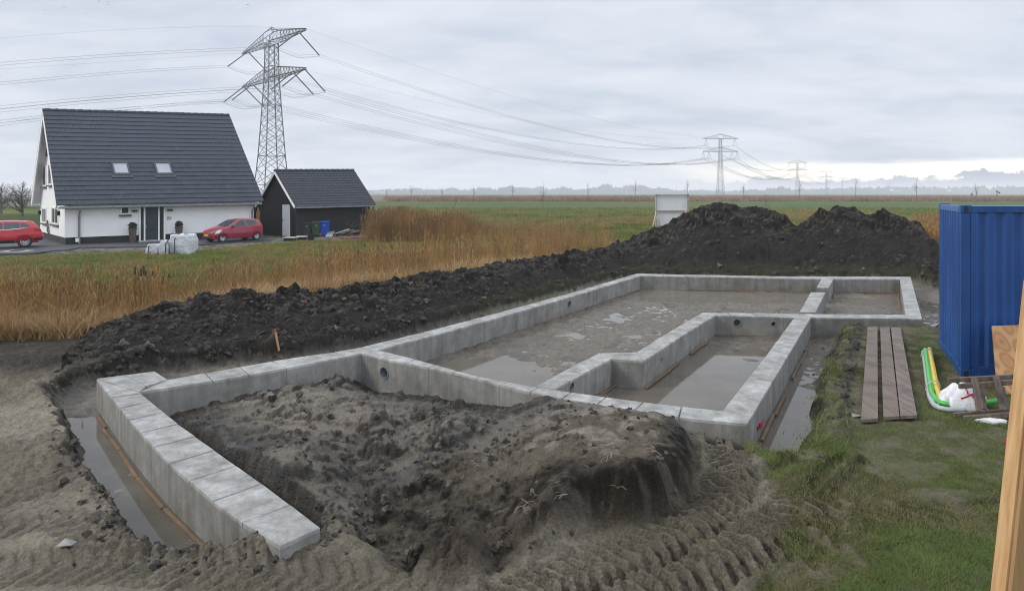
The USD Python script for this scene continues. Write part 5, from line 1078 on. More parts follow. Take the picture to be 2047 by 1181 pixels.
for s in (-1, 1):
    for zz, xc, py0, pys, nm in ((UPZ, 16.6, {1: 130, -1: 170}, 16, 'upper'), (LOZ, 19.8, {1: 217, -1: 246}, 14, 'lower outer'), (LOZ, 13.2, {1: 224, -1: 252}, 14, 'lower inner')):
        a = phase_point(p1, r1, s, xc, zz, al=-6); af = phase_point(p1, r1, s, xc, zz, al=6); b_ = phase_point(p2, 0, s, xc, zz, sc=SC); c = phase_point(p3, 0, s, xc, zz, sc=SC); d = phase_point(p4, 0, s, xc, zz, sc=SC)
        # leftward: sags away towards the next pylon, behind the viewer's left shoulder
        e = P(-20, py0[s], 118 + 8 * (s < 0)); far = a + (e - a) * 1.5; far[2] -= 3; dist = np.linalg.norm((e - a)[:2])
        t = np.linspace(0, 1.5, 20); lp = a + (e - a) * t[:, None]; lp[:, 2] += 2.2 * t * (1 - t) * 1.0
        side = {1: 'right', -1: 'left'}[s]
        k = thing('power_line', f'twin dark power conductor hung from the {side} {nm} insulators of the pylons', 'power line', a)
        pts = np.vstack([lp[::-1], [phase_point(p1, r1, s, xc, zz, -6.4)], span(af, b_, 11.0), span(b_, c, 12)[1:], span(c, d, 12)[1:]])
        nrm = np.array([math.cos(r1), math.sin(r1), 0]) * .0
        rad = np.clip(pts[:, 1] * .00016, .022, .10)
        for o in (-.32, .32): q = pts.copy(); q[:, 2] += o * .9; q[:, 0] += .2 * o; part(k, 'conductor', tube(q, rad, 4, cap=False), M_wire)
for s, py0, nm in ((1, 79, 'right'), (-1, 140, 'left')):
    a = phase_point(p1, r1, s, ARM, UPZ, .3); b_ = phase_point(p2, 0, s, ARM, UPZ, .3, sc=SC); e = P(-20, py0, 118); t = np.linspace(0, 1.5, 20); lp = a + (e - a) * t[:, None]; lp[:, 2] += 5 * t * (1 - t) * (s > 0)
    pts = np.vstack([lp[::-1], span(a, b_, 8)[1:]]); solo('earth_wire', f'thin earth wire strung from the {nm} tip of the top crossarm', 'wire', tube(pts, np.clip(pts[:, 1] * .00009, .012, .06), 4, cap=False), M_wire)

# ------------------------------------------------------------------ bare trees and the far fields
M_bark = mat('bare_bark', (.075, .066, .055), (.12, .105, .09), 8, .85)
def bare_tree(name, lab, pos, hgt, trunk, seed, spread=.35, base=.25, n1=16, grp=None, narrow=True, lean=0):
    g = np.random.default_rng(seed); k = thing(name, lab, 'tree', pos, grp); pos = np.asarray(pos, float)
    tr = [pos + (lean * t + .02 * hgt * g.normal() * t, .02 * hgt * g.normal() * t, hgt * t) for t in np.linspace(0, 1, 7)]
    part(k, 'trunk', tube(tr, np.linspace(trunk, trunk * .18, 7), 6), M_bark)
    tw = []
    tr = np.array(tr)
    for i in range(n1):
        t = base + (1 - base) * g.uniform(.02, .92); p0 = np.array([np.interp(t, np.linspace(0, 1, 7), tr[:, q]) for q in range(3)])
        az = g.uniform(0, 2 * np.pi); ln = hgt * spread * (1.1 - t) * g.uniform(.7, 1.2); up = g.uniform(.8, 1.8) if narrow else g.uniform(.5, 1.3)
        d = unit((math.cos(az), math.sin(az), up)); p1_ = p0 + d * ln * .55 + g.normal(size=3) * ln * .04; p2_ = p1_ + unit(d + (0, 0, .5) + g.normal(size=3) * .15) * ln * .55
        r = trunk * .42 * (1.1 - t); tw.append(tube([p0, p1_, p2_], [r, r * .6, r * .2], 4))
        for j in range(5):
            u = g.uniform(.25, 1); q0 = p0 + (p1_ - p0) * u if g.random() < .5 else p1_ + (p2_ - p1_) * u; dd = unit(d + g.normal(size=3) * .55 + (0, 0, .3)); q1 = q0 + dd * ln * .32; q2 = q1 + unit(dd + g.normal(size=3) * .3) * ln * .22
            tw.append(tube([q0, q1, q2], [r * .4, r * .28, r * .12], 3, cap=False))
            for _ in range(2): s0 = q0 + (q1 - q0) * g.uniform(.3, 1); s1 = s0 + unit(dd + g.normal(size=3) * .7) * ln * .2; tw.append(tube([s0, s1], [r * .22, r * .1], 3, cap=False))
    part(k, 'crown', tw, M_bark, kind='stuff')
    return k
ords = ['first', 'second', 'third', 'fourth', 'fifth', 'sixth', 'seventh', 'eighth', 'ninth', 'tenth', 'eleventh', 'twelfth', 'thirteenth', 'fourteenth']
SAP = [(772, 377, 398), (822, 370, 400), (884, 374, 402), (947, 371, 400), (1024, 366, 400), (1085, 366, 421), (1175, 363, 399), (1270, 359, 397), (1375, 358, 400), (1487, 364, 399), (1598, 358, 400), (1711, 354, 402), (1833, 351, 402), (1951, 365, 408)]
for i, (x, yt, yb) in enumerate(SAP):
    d = min(3500 / max(yb - HOR, 12.5), 250); d = max(d, 105) ; b = P(x, HOR, d); b[2] = -.12 if d > 115 else 0; hg = (HOR - yt) / F * d + H - b[2]
    bare_tree('roadside_tree', f'thin bare young tree, {ords[i]} from the black shed in the row across the field', b, hg, .07 * d / 170 + .02, 100 + i, .30, .38 if i % 3 else .3, 13 + (i * 5) % 6, 'thin bare trees in a row across the field')
bt1 = P(45, HOR, 50.5); bt1[2] = .85; bare_tree('bare_tree', 'wide bare many branched tree on the green bank behind the bright red car', bt1, 2.75, .10, 41, .62, .08, 46, narrow=False)
bt2 = P(3, HOR, 58); bt2[2] = .8; bare_tree('bare_tree', 'bare tree cut off by the left edge of the picture', bt2, 2.9, .10, 47, .62, .08, 42, narrow=False)
sh = G(1530, 421, 0); bare_tree('bare_shrub', 'small bare shrub in the pasture between the two soil heaps', sh, 2.9, .04, 51, .5, .05, 22, narrow=False)
sh = G(905, 424, 0); bare_tree('bare_shrub', 'small bare sapling at the edge of the reeds, leaning, right of the shed', sh, 2.6, .04, 53, .3, .3, 9, lean=.8)
# far wood as one hazy line of crowns
M_wood = mat('far_wood', (.030, .036, .026), (.055, .058, .042), .05, .95, world=True)
tr_ = np.random.default_rng(9); blobs = []
ico = trimesh.creation.icosphere(1); iv, if_ = np.array(ico.vertices), np.array(ico.faces)
for x in np.arange(-300, 2350, 1.55):
    dens = np.interp(x, [-300, 500, 740, 900, 1000, 1100, 1180, 1230, 1310, 1350, 1480, 1560, 1700, 1900, 2050, 2350], [6, 6, 8, 11, 11.5, 11, 10, 15, 13.5, 8, 6, 10, 10, 14, 13, 12])
    hh = dens * (1 + .75 * (vn(np.array(x / 22.), np.array(.5), 3) - .5) + .5 * (vn(np.array(x / 6.), np.array(2.5), 4) - .5))
    d = 1900 + 700 * vn(np.array(x / 60.), np.array(7.5), 5) + tr_.uniform(-60, 60)
    top = (hh - 2 + tr_.uniform(-1.2, 1.2)) / F * d + H; w = tr_.uniform(2.2, 4.6) / F * d
    for q in range(2):
        s = np.array([w * tr_.uniform(.6, 1.1), w, max(4, top * tr_.uniform(.42, .58))]); c = np.array([(x + tr_.uniform(-2, 2) - CX) / F * d, d + tr_.uniform(-30, 30), max(4, top * .5 - q * top * .15)])
        blobs.append((iv * (1 + .28 * tr_.normal(size=(len(iv), 1))) * s + c, if_))
solo('far_wood', 'bluish hazy line of woodland along the horizon', 'wood', blobs, M_wood, kind='stuff', smooth=True)
M_far = mat('far_building', (.55, .56, .57), rough=.8)
k = thing('far_barn', 'long low white building with grey roof on the horizon left of the house', 'building', P(45, 400, 120))
d = 120; part(k, 'wall', box(P(45, 403, d) , (11, 6, 1.4)), M_far); part(k, 'roof', beam(P(-12, 396.5, d), P(98, 396.5, d), 7, .45), M_trim)
for x, y, wpx, lab in ((1790, 379.5, 16, 'tiny far white shed before the wood, below the faint pylons'), (1905, 380.5, 14, 'tiny far pale building before the wood above the container'), (760, 383, 22, 'tiny far pale building at the foot of the hazy wood beyond the shed')):
    d = 1500; c = P(x, y, d); k = thing('far_building', lab, 'building', c); w = wpx / F * d; part(k, 'wall', box(c + (0, 0, -.5), (w, 12, 5)), M_far); part(k, 'roof', beam(c + (-w / 2 - .5, 0, 2.6), c + (w / 2 + .5, 0, 2.6), 13, 1.2), M_trim)
# small dark posts far out in the field
for x, y0, y1, lab in ((1942.5, 386.2, 391.5, 'small dark post far out in the field above the container'), ):
    d = 400; solo('field_post', lab, 'post', beam(P(x, y1 + 1, d), P(x, y0, d), .9, .6, bev=.1), M_black)
k = thing('signpost', 'small far dark double sign on a thin post in the field above the container', 'sign', P(1995, 395, 260)); d = 260
part(k, 'pole', tube([P(1993, 396, d), P(1993, 382, d)], .12, 6), M_black); part(k, 'panel', box(P(1993, 383, d), (.95, .15, .5), bev=.03), M_black); part(k, 'panel', box(P(1997.5, 385.5, d), (.7, .15, .6), bev=.03), M_black)
# birds
M_bird = mat('bird', (.03, .03, .032), rough=.9)
for i, (x, y, w, lab) in enumerate(((198, 3.5, 8, 'distant dark bird high on the left, left one of the pair at the top'), (214, 5, 7, 'distant dark bird, upper right one of the group at the top left'), (216, 10, 6, 'distant dark bird just below its neighbour at the top left'), (128, 15, 7, 'distant dark bird left of the group'), (89, 20.5, 6, 'distant dark bird, lower left in the sky'), (174, 30, 6, 'distant dark bird, lowest one over the house'), (495, 10.5, 8, 'lone distant dark bird above the left of the pylon'))):
    d = 90; c = P(x, y, d); s = w / F * d / 2; k = thing('bird', lab, 'bird', c)
    part(k, 'body', (iv * (s * .30, s * .12, s * .10) + c, if_), M_bird, smooth=True)
    for e in (-1, 1): part(k, 'wing', (np.array([c + (s * .1, 0, 0), c + (-s * .12, 0, .0), c + (e * s * .5 - .02, 0, s * .30), c + (e * s * .5 + s * .14, 0, s * .30), c + (e * s, 0, s * .10)]), np.array([(0, 2, 1), (0, 3, 2), (3, 4, 2)])), M_bird)
# ------------------------------------------------------------------ white board on posts
M_boardw = mat('white_board', (.66, .68, .70), (.73, .75, .77), 1.0, .6); M_grey = mat('weathered_batten', (.30, .28, .25), (.40, .37, .33), 7, .8)
bd_ = 47.0; bp = lambda x, y, dd=0: P(x, y, bd_ + dd)
k = thing('site_board', 'back of a large white board on timber posts with slanting struts beside the soil heap', 'board', bp(1343, 455))
part(k, 'panel', merge(beam(bp(1343, 456), bp(1343, 391), abs(bp(1377, 0)[0] - bp(1310, 0)[0]), .03, up=(0, 1, 0))), M_boardw)
for x in (1311.5, 1375.5): part(k, 'post', beam(bp(x, 462, -.08), bp(x, 389.5, -.08), .11, .09, up=(0, 1, 0)), M_grey)
part(k, 'top_rail', beam(bp(1310, 390.3, -.09), bp(1377, 390.3, -.09), .07, .10), M_grey); part(k, 'middle_rail', beam(bp(1313, 422, -.08), bp(1374, 422, -.08), .07, .12), M_grey)
part(k, 'strut', beam(bp(1311, 433, -.14), bp(1325, 458, -1.0), .07, .12), M_grey); part(k, 'strut', beam(bp(1311.5, 424, -.14), bp(1304.5, 456, -1.2), .07, .10), M_grey); part(k, 'strut', beam(bp(1373, 402, -.14), bp(1369, 440, -1.2), .07, .10), M_grey)
# stump on the heap
sb = P(1766, 434, 27.0); k_ = solo('stump', 'dark upright stump of timber sticking out of the right soil heap', 'stump', tube([sb + (0, 0, -.3), sb + (.01, 0, .1), sb + (-.02, 0, .40)], [.11, .10, .075], 7), mat('dark_timber', (.03, .026, .022), rough=.9))
# survey stake
M_stake = mat('raw_stake', (.36, .21, .10), (.30, .17, .085), 8, .7)
b = G(556, 691, .02); t = P(549.5, 658, b[1] + .02); k = thing('survey_stake', 'short wooden survey stake with a red top in the soil before the ridge', 'stake', b)
e = (t - b); part(k, 'shaft', beam(b - e * .3, b + e * .82, .036, .026, bev=.004), M_stake); part(k, 'painted_top', beam(b + e * .82, t, .030, .022, bev=.004), M_red)

# ------------------------------------------------------------------ blue container
cr_n = {'geo': ('texture_coordinate', {}), 'n1': ('noise_texture', {'scale': 1.3, 'detail': 6.0, 'roughness': .65}), 'st': ('mapping', {'scale': (9, 9, .6)}), 'n2': ('noise_texture', {'scale': 1.0, 'detail': 5.0, 'roughness': .6}), 'n3': ('noise_texture', {'scale': 6.0, 'detail': 8.0, 'roughness': .7}),
    'rp': ('rgb_ramp', {'ramp': [(.3, (.007, .046, .170)), (.7, (.013, .070, .240))]}), 'sr': ('rgb_ramp', {'ramp': [(.35, (1.12, 1.12, 1.12)), (.7, (.74, .76, .80))]}), 'mu': ('mix_color', {'blend_type': 'multiply', 'fac': 1.0}),
    'rm': ('rgb_ramp', {'ramp': [(.725, (0, 0, 0)), (.76, (1, 1, 1))]}), 'mx': ('mix_color', {'b': (.035, .028, .03)}), 'p': ('principled_bsdf', {'roughness': .42, 'specular_ior_level': .45})}
M_cont = usdkit.material(stage, '/World/Looks/blue_container_paint', cr_n, [('geo.object', 'n1.vector'), ('geo.object', 'st.vector'), ('st.vector', 'n2.vector'), ('geo.object', 'n3.vector'), ('n1.fac', 'rp.fac'), ('n2.fac', 'sr.fac'), ('rp.color', 'mu.a'), ('sr.color', 'mu.b'), ('n3.fac', 'rm.fac'), ('rm.color', 'mx.fac'), ('mu.result', 'mx.a'), ('mx.result', 'p.base_color')], surface='p.BSDF')
M_corr = mat('light_blue_rail', (.03, .11, .30), (.05, .15, .36), 4, .45)
cA = G(1920, 754, 0)[:2]; cB = G(1877, 694, 0)[:2]; cV = cB - cA; cL = np.linalg.norm(cV); cV = cV / cL; cU = unit(np.array([1.0, -.05]))
CT = 2.615
cf = Frame(cA, cU, cV)
con = thing('shipping_container', 'dark blue corrugated steel shipping container at the right edge', 'container', (*cA, 0))
def corrugated(n0, n1, z0, z1, pitch, depth, plane):      # trapezoid profile; n0..n1 along the wall
    prof = []; x = n0
    while x < n1 - 1e-6:
        for a, dpt in ((0, 0), (.28, 0), (.5, 1), (.78, 1)): 
            if x + a * pitch < n1: prof.append((x + a * pitch, dpt * depth))
        x += pitch
    prof.append((n1, 0)); prof = np.array(prof); m = len(prof)
    if plane == 'u': v = np.array([(p, d, z) for z in (z0, z1) for p, d in prof] + [(p, d + .004, z) for z in (z0, z1) for p, d in prof])
    else: v = np.array([(d, p, z) for z in (z0, z1) for p, d in prof] + [(d + .004, p, z) for z in (z0, z1) for p, d in prof])
    q = [(k, k + 1, m + k + 1, m + k) for k in range(m - 1)] + [(2 * m + k + 1, 2 * m + k, 3 * m + k, 3 * m + k + 1) for k in range(m - 1)]
    return cf(v), np.array(q)
LC = 6.0
part(con, 'front_wall', corrugated(.155, LC - .16, .16, CT - .115, .26, .036, 'u'), M_cont)
part(con, 'end_wall', corrugated(.10, cL - .10, .16, CT - .115, .22, .036, 'v'), M_cont)
part(con, 'back_wall', cf.bx(.1, LC - .1, cL - .06, cL - .03, .16, CT - .12), M_cont); part(con, 'far_end', cf.bx(LC - .06, LC - .03, .1, cL - .1, .16, CT - .12), M_cont)
part(con, 'roof', cf.bx(.05, LC - .05, .05, cL - .05, CT - .07, CT - .035), M_corr)
part(con, 'floor', cf.bx(.05, LC - .05, .05, cL - .05, .08, .15), M_black)
for u in (0, LC - .16):
    for v in (0, cL - .16):
        part(con, 'corner_post', cf.bx(u + .003, u + .152, v + .003, v + .152, .12, CT - .125, .006), M_cont)
        for w in (0, CT - .12):
            cb = cf.bx(u, u + .165, v, v + .165, w, w + .12, .006); cp = part(con, 'corner_casting', cb, M_cont)
            if v == 0: ov = [(u + .085 + .035 * math.cos(a) , -.003, w + .058 + .046 * math.sin(a)) for a in np.linspace(0, 2 * math.pi, 17)[:-1]]; part(cp, 'socket', (cf(np.array(ov + [(u + .085, -.003, w + .058)])), np.array([(q, (q + 1) % 16, 16) for q in range(16)])), M_black)
part(con, 'top_rail', cf.bx(.167, LC - .17, .0, .06, CT - .112, CT - .012, .005), M_cont); part(con, 'bottom_rail', cf.bx(.167, LC - .17, .0, .06, .0, .158, .005), M_cont)
part(con, 'end_top_rail', cf.bx(.0, .06, .167, cL - .17, CT - .112, CT - .015, .005), M_corr); part(con, 'end_bottom_rail', cf.bx(.0, .06, .167, cL - .17, .0, .158, .005), M_cont)
# ------------------------------------------------------------------ boards, pipes, pallet, bag and plywood before the container
def plank_mat(name, c1, c2, c3=(.07, .06, .05), sc=(26, 1.4, 8)):
    return usdkit.material(stage, '/World/Looks/' + name, {'tc': ('geometry', {}), 'mp': ('mapping', {'scale': sc, 'rotation': (0, 0, .12)}), 'n': ('noise_texture', {'scale': 1.0, 'detail': 5.0, 'roughness': .6}), 'd': ('noise_texture', {'scale': 3.2, 'detail': 6.0, 'roughness': .7}), 'rp': ('rgb_ramp', {'ramp': [(.3, c1), (.7, c2)]}),
        'dr': ('rgb_ramp', {'ramp': [(.50, (0, 0, 0)), (.66, (1, 1, 1))]}), 'mx': ('mix_color', {'b': c3}), 'b': ('bump', {'strength': .4, 'distance': .004}), 'p': ('principled_bsdf', {'roughness': .6, 'specular_ior_level': .4})},
        [('tc.position', 'mp.vector'), ('mp.vector', 'n.vector'), ('tc.position', 'd.vector'), ('n.fac', 'rp.fac'), ('d.fac', 'dr.fac'), ('dr.color', 'mx.fac'), ('rp.color', 'mx.a'), ('mx.result', 'p.base_color'), ('n.fac', 'b.height'), ('b.normal', 'p.normal')], surface='p.BSDF')
M_plk = plank_mat('muddy_plank', (.110, .080, .060), (.190, .148, .115)); M_plk2 = plank_mat('muddy_plank_pale', (.11, .082, .066), (.22, .175, .145))
for (q, m_, lab) in (([(1734.5, 653), (1754, 653), (1755, 836), (1721, 838)], M_plk, 'muddy reddish plank on the grass, nearest the trench of the three'), ([(1759.5, 653), (1778, 653.5), (1798, 831), (1766, 833)], M_plk, 'muddy grey brown plank on the grass, between two other planks'), ([(1781, 654), (1800, 654), (1833, 829), (1800, 831)], M_plk2, 'muddy plank with a pale far end, nearest the blue container')):
    c4 = np.array([G(x, y, .075) for x, y in q]); solo('plank', lab, 'plank', quad_prism(c4, .04), m_)
def smooth_path(pts, n=40):
    p = np.array(pts); t = np.concatenate([[0], np.cumsum(np.linalg.norm(np.diff(p, axis=0), axis=1))]); from scipy.interpolate import PchipInterpolator as PC
    return PC(t, p)(np.linspace(0, t[-1], n))
pipes = [('duct_pipe', 'yellow plastic duct pipe lying bent on the grass beside the container', (.62, .44, .035), .035, [(1858, 698, .12), (1864, 730, .11), (1870, 762, .09), (1876, 784, .08), (1885, 797, .08), (1900, 804, .08), (1925, 809, .08)]),
         ('duct_pipe', 'bright green plastic duct pipe lying bent between a yellow and a grey one', (.07, .40, .07), .034, [(1849.5, 699, .12), (1855, 735, .11), (1860, 768, .08), (1867, 792, .07), (1879, 804, .06), (1897, 808, .06), (1930, 809, .06), (1965, 805, .10), (2000, 800, .12)]),
         ('duct_pipe', 'pale grey plastic duct pipe, lowest and outermost of the bent pipes', (.38, .40, .41), .032, [(1846, 703, .04), (1851, 740, .04), (1856, 775, .035), (1862, 800, .035), (1873, 813, .035), (1892, 818, .035), (1925, 819, .035)])]
for nm, lab, c, r, pts in pipes: solo(nm, lab, 'pipe', tube(smooth_path([G(x, y, z) for x, y, z in pts]), r, 12), mat('pipe_' + lab.split()[0] + lab.split()[1], tuple(x * .85 for x in c), c, 6, .35), smooth=60)
for x, y, lab in ((1854, 706, 'pale strap near the far end of the pipes'), (1866, 771, 'pale strap near the bend of the pipes')):
    c = G(x, y, .09); solo('pipe_strap', lab, 'strap', [tube([c + (-.11, 0, -.06), c + (-.09, 0, .02), c + (0, 0, .075), c + (.07, 0, .06), c + (.10, 0, -.03)], .009, 5)], M_trim)
M_pal = plank_mat('old_pallet_wood', (.085, .062, .048), (.17, .13, .10), (.05, .04, .035))
pd = 7.85
pal = thing('wood_frame', 'old brown slatted timber frame standing on its edge against the container', 'timber frame', P(1960, 832, pd))
def slat(x0, y0, x1, y1, d0, w, t=.028): part(pal, 'slat', beam(P(x0, y0, d0), P(x1, y1, d0 + .02), t, w, bev=.004), M_pal)
slat(1896, 760, 2038, 752, pd + .10, .060); slat(1917, 772, 2038, 762.5, pd + .02, .062, .035)
slat(1906, 829, 2038, 818, pd - .06, .05); slat(1927, 836, 2038, 827, pd - .14, .062, .04)
def upright(x0, y0, x1, y1, d0, d1, w): part(pal, 'upright', beam(P(x0, y0, d0), P(x1, y1, d1), w, .03, up=(0, 1, 0), bev=.004), M_pal)
upright(1947, 754, 1958, 822, pd + .05, pd - .12, .072); upright(1991, 751, 2005, 819, pd + .05, pd - .12, .072); upright(1961, 776, 1968, 818, pd + .14, pd - .02, .06); upright(2003, 772, 2012, 817, pd + .14, pd - .02, .06)
# white plastic bag with red print
M_poly = mat('white_plastic_bag', (.60, .61, .62), (.72, .73, .74), 5, .35, .5, 9, dist=.05); M_redp = mat('red_print', (.55, .015, .045), rough=.4)
bc = G(1949, 822, .02) + (0, .20, 0); nb, mb = 36, 18; bvv = []
bs = lambda a, h: np.array([math.cos(a) * (.225 * (1 - h ** 2.2) + .05) * (1 + .13 * math.sin(5 * a + 4 * h) + .09 * math.sin(9 * a - 7 * h) + .05 * math.sin(15 * a + 11 * h)), math.sin(a) * (.18 * (1 - h ** 1.8) + .03) * (1 + .1 * math.sin(4 * a + 2 * h)), 0.31 * h + .02 * math.sin(3 * a) * h]) + np.array([-.05 * h, .0, 0])
for i in range(mb):
    for j in range(nb): bvv.append(bs(j / nb * 2 * np.pi, i / (mb - 1)))
i, j = np.meshgrid(np.arange(mb - 1), np.arange(nb), indexing='ij'); j2 = (j + 1) % nb; bq = np.stack([i * nb + j, i * nb + j2, (i + 1) * nb + j2, (i + 1) * nb + j], -1).reshape(-1, 4)
bag = thing('plastic_bag', 'crumpled white plastic bag with red print behind the slatted timber frame', 'bag', bc)
part(bag, 'sack', (np.array(bvv) + bc, bq), M_poly, smooth=70)
def rib(pts, w): # red strokes on the side facing the site: (angle, height) pairs
    out = []
    for (a0, h0), (a1, h1) in zip(pts[:-1], pts[1:]):
        for q in range(4):
            A, B = [bs(a0 + (a1 - a0) * t, h0 + (h1 - h0) * t) for t in (q / 4, (q + 1) / 4)]
            out.append(beam(A * (1.015, 1.03, 1) + bc + (0, -.006, 0), B * (1.015, 1.03, 1) + bc + (0, -.006, 0), w, .004, up=(0, 1, 0)))
    return out
D2 = -np.pi / 2
for st, w in (([(D2 - .55, .46), (D2 + .0, .60), (D2 + .45, .66)], .018), ([(D2 - .15, .92), (D2 - .05, .75), (D2 - .12, .62)], .016), ([(D2 + .05, .58), (D2 + .28, .30), (D2 + .25, .05)], .022), ([(D2 + .45, .64), (D2 + .34, .35), (D2 + .24, .12)], .03), ([(D2 + .2, .5), (D2 + .36, .5)], .05)): part(bag, 'print_stroke', rib(st, w), M_redp, kind='stuff')
b2 = G(1982, 842, .02); g2 = trimesh.creation.icosphere(2); gv2 = np.array(g2.vertices); gv2 = gv2 * (1 + .25 * np.sin(gv2[:, :1] * 7 + gv2[:, 1:2] * 5)) * (.17, .06, .035)
solo('plastic_sheet', 'scrap of clear plastic on the grass under the slatted timber frame', 'plastic sheet', (gv2 + b2, np.array(g2.faces)), M_poly, smooth=True)
M_ply = usdkit.material(stage, '/World/Looks/knotty_plywood', {'tc': ('geometry', {}), 'mp': ('mapping', {'scale': (5.2, .01, 3.6), 'location': (.3, 0, .55)}), 'wn': ('noise_texture', {'scale': 2.6, 'detail': 3.0}), 'wm': ('vector_math', {'math_type': 'multiply_add', 'vector2': (.35, .35, .35)}), 'v': ('voronoi_texture', {'scale': 1.0, 'randomness': .9}),
    'sq': ('math', {'math_type': 'power', 'value2': .7}), 'mu': ('math', {'math_type': 'multiply', 'value2': 20.0}), 'si': ('math', {'math_type': 'sine'}), 'r01': ('map_range', {'from_min': -1.0, 'from_max': 1.0}), 'rp': ('rgb_ramp', {'ramp': [(.0, (.27, .135, .052)), (.35, (.35, .185, .072)), (1., (.40, .225, .092))]}), 'vr': ('rgb_ramp', {'ramp': [(.0, (.10, .05, .03)), (.09, (.22, .12, .08)), (.17, (.75, .6, .5)), (.45, (1, 1, 1))]}), 'm': ('mix_color', {'blend_type': 'multiply', 'fac': .95}), 'p': ('principled_bsdf', {'roughness': .5})},
    [('tc.position', 'mp.vector'), ('tc.position', 'wn.vector'), ('wn.color', 'wm.vector1'), ('mp.vector', 'wm.vector3'), ('wm.vector', 'v.vector'), ('v.distance', 'sq.value1'), ('sq.value', 'mu.value1'), ('mu.value', 'si.value1'), ('si.value', 'r01.value'), ('r01.result', 'rp.fac'), ('v.distance', 'vr.fac'), ('rp.color', 'm.a'), ('vr.color', 'm.b'), ('m.result', 'p.base_color')], surface='p.BSDF')
pt0 = [P(1983.5, 651, 9.30), P(2090, 648, 9.25), P(2096, 800, 8.62), P(1997, 812, 8.70)]
nn = unit(np.cross(pt0[1] - pt0[0], pt0[3] - pt0[0])); pv8 = np.vstack([pt0, np.array(pt0) + nn * .02]); hm = m3.Manifold.hull_points(pv8).to_mesh()
solo('plywood_sheet', 'orange brown knotty plywood sheet leaning against the blue container', 'plywood', (np.array(hm.vert_properties[:, :3]), np.array(hm.tri_verts)), M_ply)
# timber post and panel close by on the right
M_pine = plank_mat('fresh_pine', (.40, .22, .09), (.60, .39, .20), (.47, .28, .13), (70, 70, 2.2))
M_panel = plank_mat('pine_panel', (.28, .17, .075), (.36, .225, .105), (.31, .19, .085), (60, 60, 2.5))
d = 1.25
hp = lambda pts: (lambda o: (np.array(o.vert_properties[:, :3]), np.array(o.tri_verts)))(m3.Manifold.hull_points(np.array(pts)).to_mesh())
post = thing('timber_stud_wall', 'fresh pine stud with a tan panel behind it, very close on the right edge', 'stud wall', P(2000, 1180, d))
ext = lambda xt, xb, dd, z0=-.0: [P(xt, 560, dd), P(xb + (xb - xt) * 2.2, 1181 + 621 * 2.2, dd)]
a0, a1 = ext(2046, 1980, d); b0, b1 = ext(2069 + 80, 2009 + 80, d)
nr_ = (0, -.034, 0); part(post, 'stud', hp([a0, a1, b0, b1, a0 + nr_, a1 + nr_, b0 + nr_, b1 + nr_]), M_pine)
c0, c1 = ext(2067.5, 2007.5, d + .022)
nq = (.004, -.035, 0); nr2_ = (.004, -.044, 0); part(post, 'panel', hp([a0 + nq, a1 + nq, a0 + nq + (.9, 0, 0), a1 + nq + (.9, 0, 0), a0 + nr2_, a1 + nr2_, a0 + nr2_ + (.9, 0, 0), a1 + nr2_ + (.9, 0, 0)]), M_panel)
rc_ = P(2019, 893, 2.3); solo('red_handle', 'small bright red handle peeking out behind the pine stud', 'handle', [tube([rc_ + (0, 0, -.035), rc_ + (.0, 0, .03)], .014, 8), tube([rc_ + (0, 0, .02), rc_ + (.1, 0, .03)], .014, 8)], M_red)
# litter
M_litter = mat('dull_litter', (.15, .15, .145), (.24, .24, .23), 20, .5)
for x, y, s, lab in ((134, 1092, .065, 'scrap of pale plastic on the sandy mud at the lower left'), (1710, 830, .06, 'small pale wood chip on the grass left of the planks'), (257, 708, .05, 'small white scrap on the dark soil at the left')):
    c = G(x, y, .03); c[2] = ground_z(c[0], c[1]) + .012; g_ = np.random.default_rng(int(x)); q = np.array([(-s, -s * .5, 0), (s, -s * .7, .02), (s * .8, s * .6, .0), (-s * .6, s * .5, .03)]) + c
    solo('litter', lab, 'litter', quad_prism(q, .006, .001), M_litter)

# ------------------------------------------------------------------ grass, reeds, clods (too many to count)
def blades(n, h, w, spread, seed, lean=.35, segs=3, droop=.3):
    g = np.random.default_rng(seed); vs, fs, k = [], [], 0
    for _ in range(n):
        b = np.append(g.normal(0, spread, 2), -.02); az = g.uniform(0, 2 * np.pi); e = np.array([math.cos(az), math.sin(az), 0]); sd2 = np.array([-e[1], e[0], 0]); L = h * g.uniform(.55, 1.15); ln = abs(g.normal(0, lean)); ww = w * g.uniform(.6, 1.2); pts = []
        for t in np.linspace(0, 1, segs + 1): pts.append(b + e * L * (ln * t + droop * t * t * g.uniform(.6, 1)) + (0, 0, L * (t - droop * .45 * t * t)))
        for i_, p in enumerate(pts):
            wv = ww * (1 - .9 * i_ / segs) / 2; vs += [p - sd2 * wv, p + sd2 * wv]
        for i_ in range(segs): fs += [(k + 2 * i_, k + 2 * i_ + 1, k + 2 * i_ + 3, k + 2 * i_ + 2)]
        k += 2 * (segs + 1)
    return np.array(vs), np.array(fs)
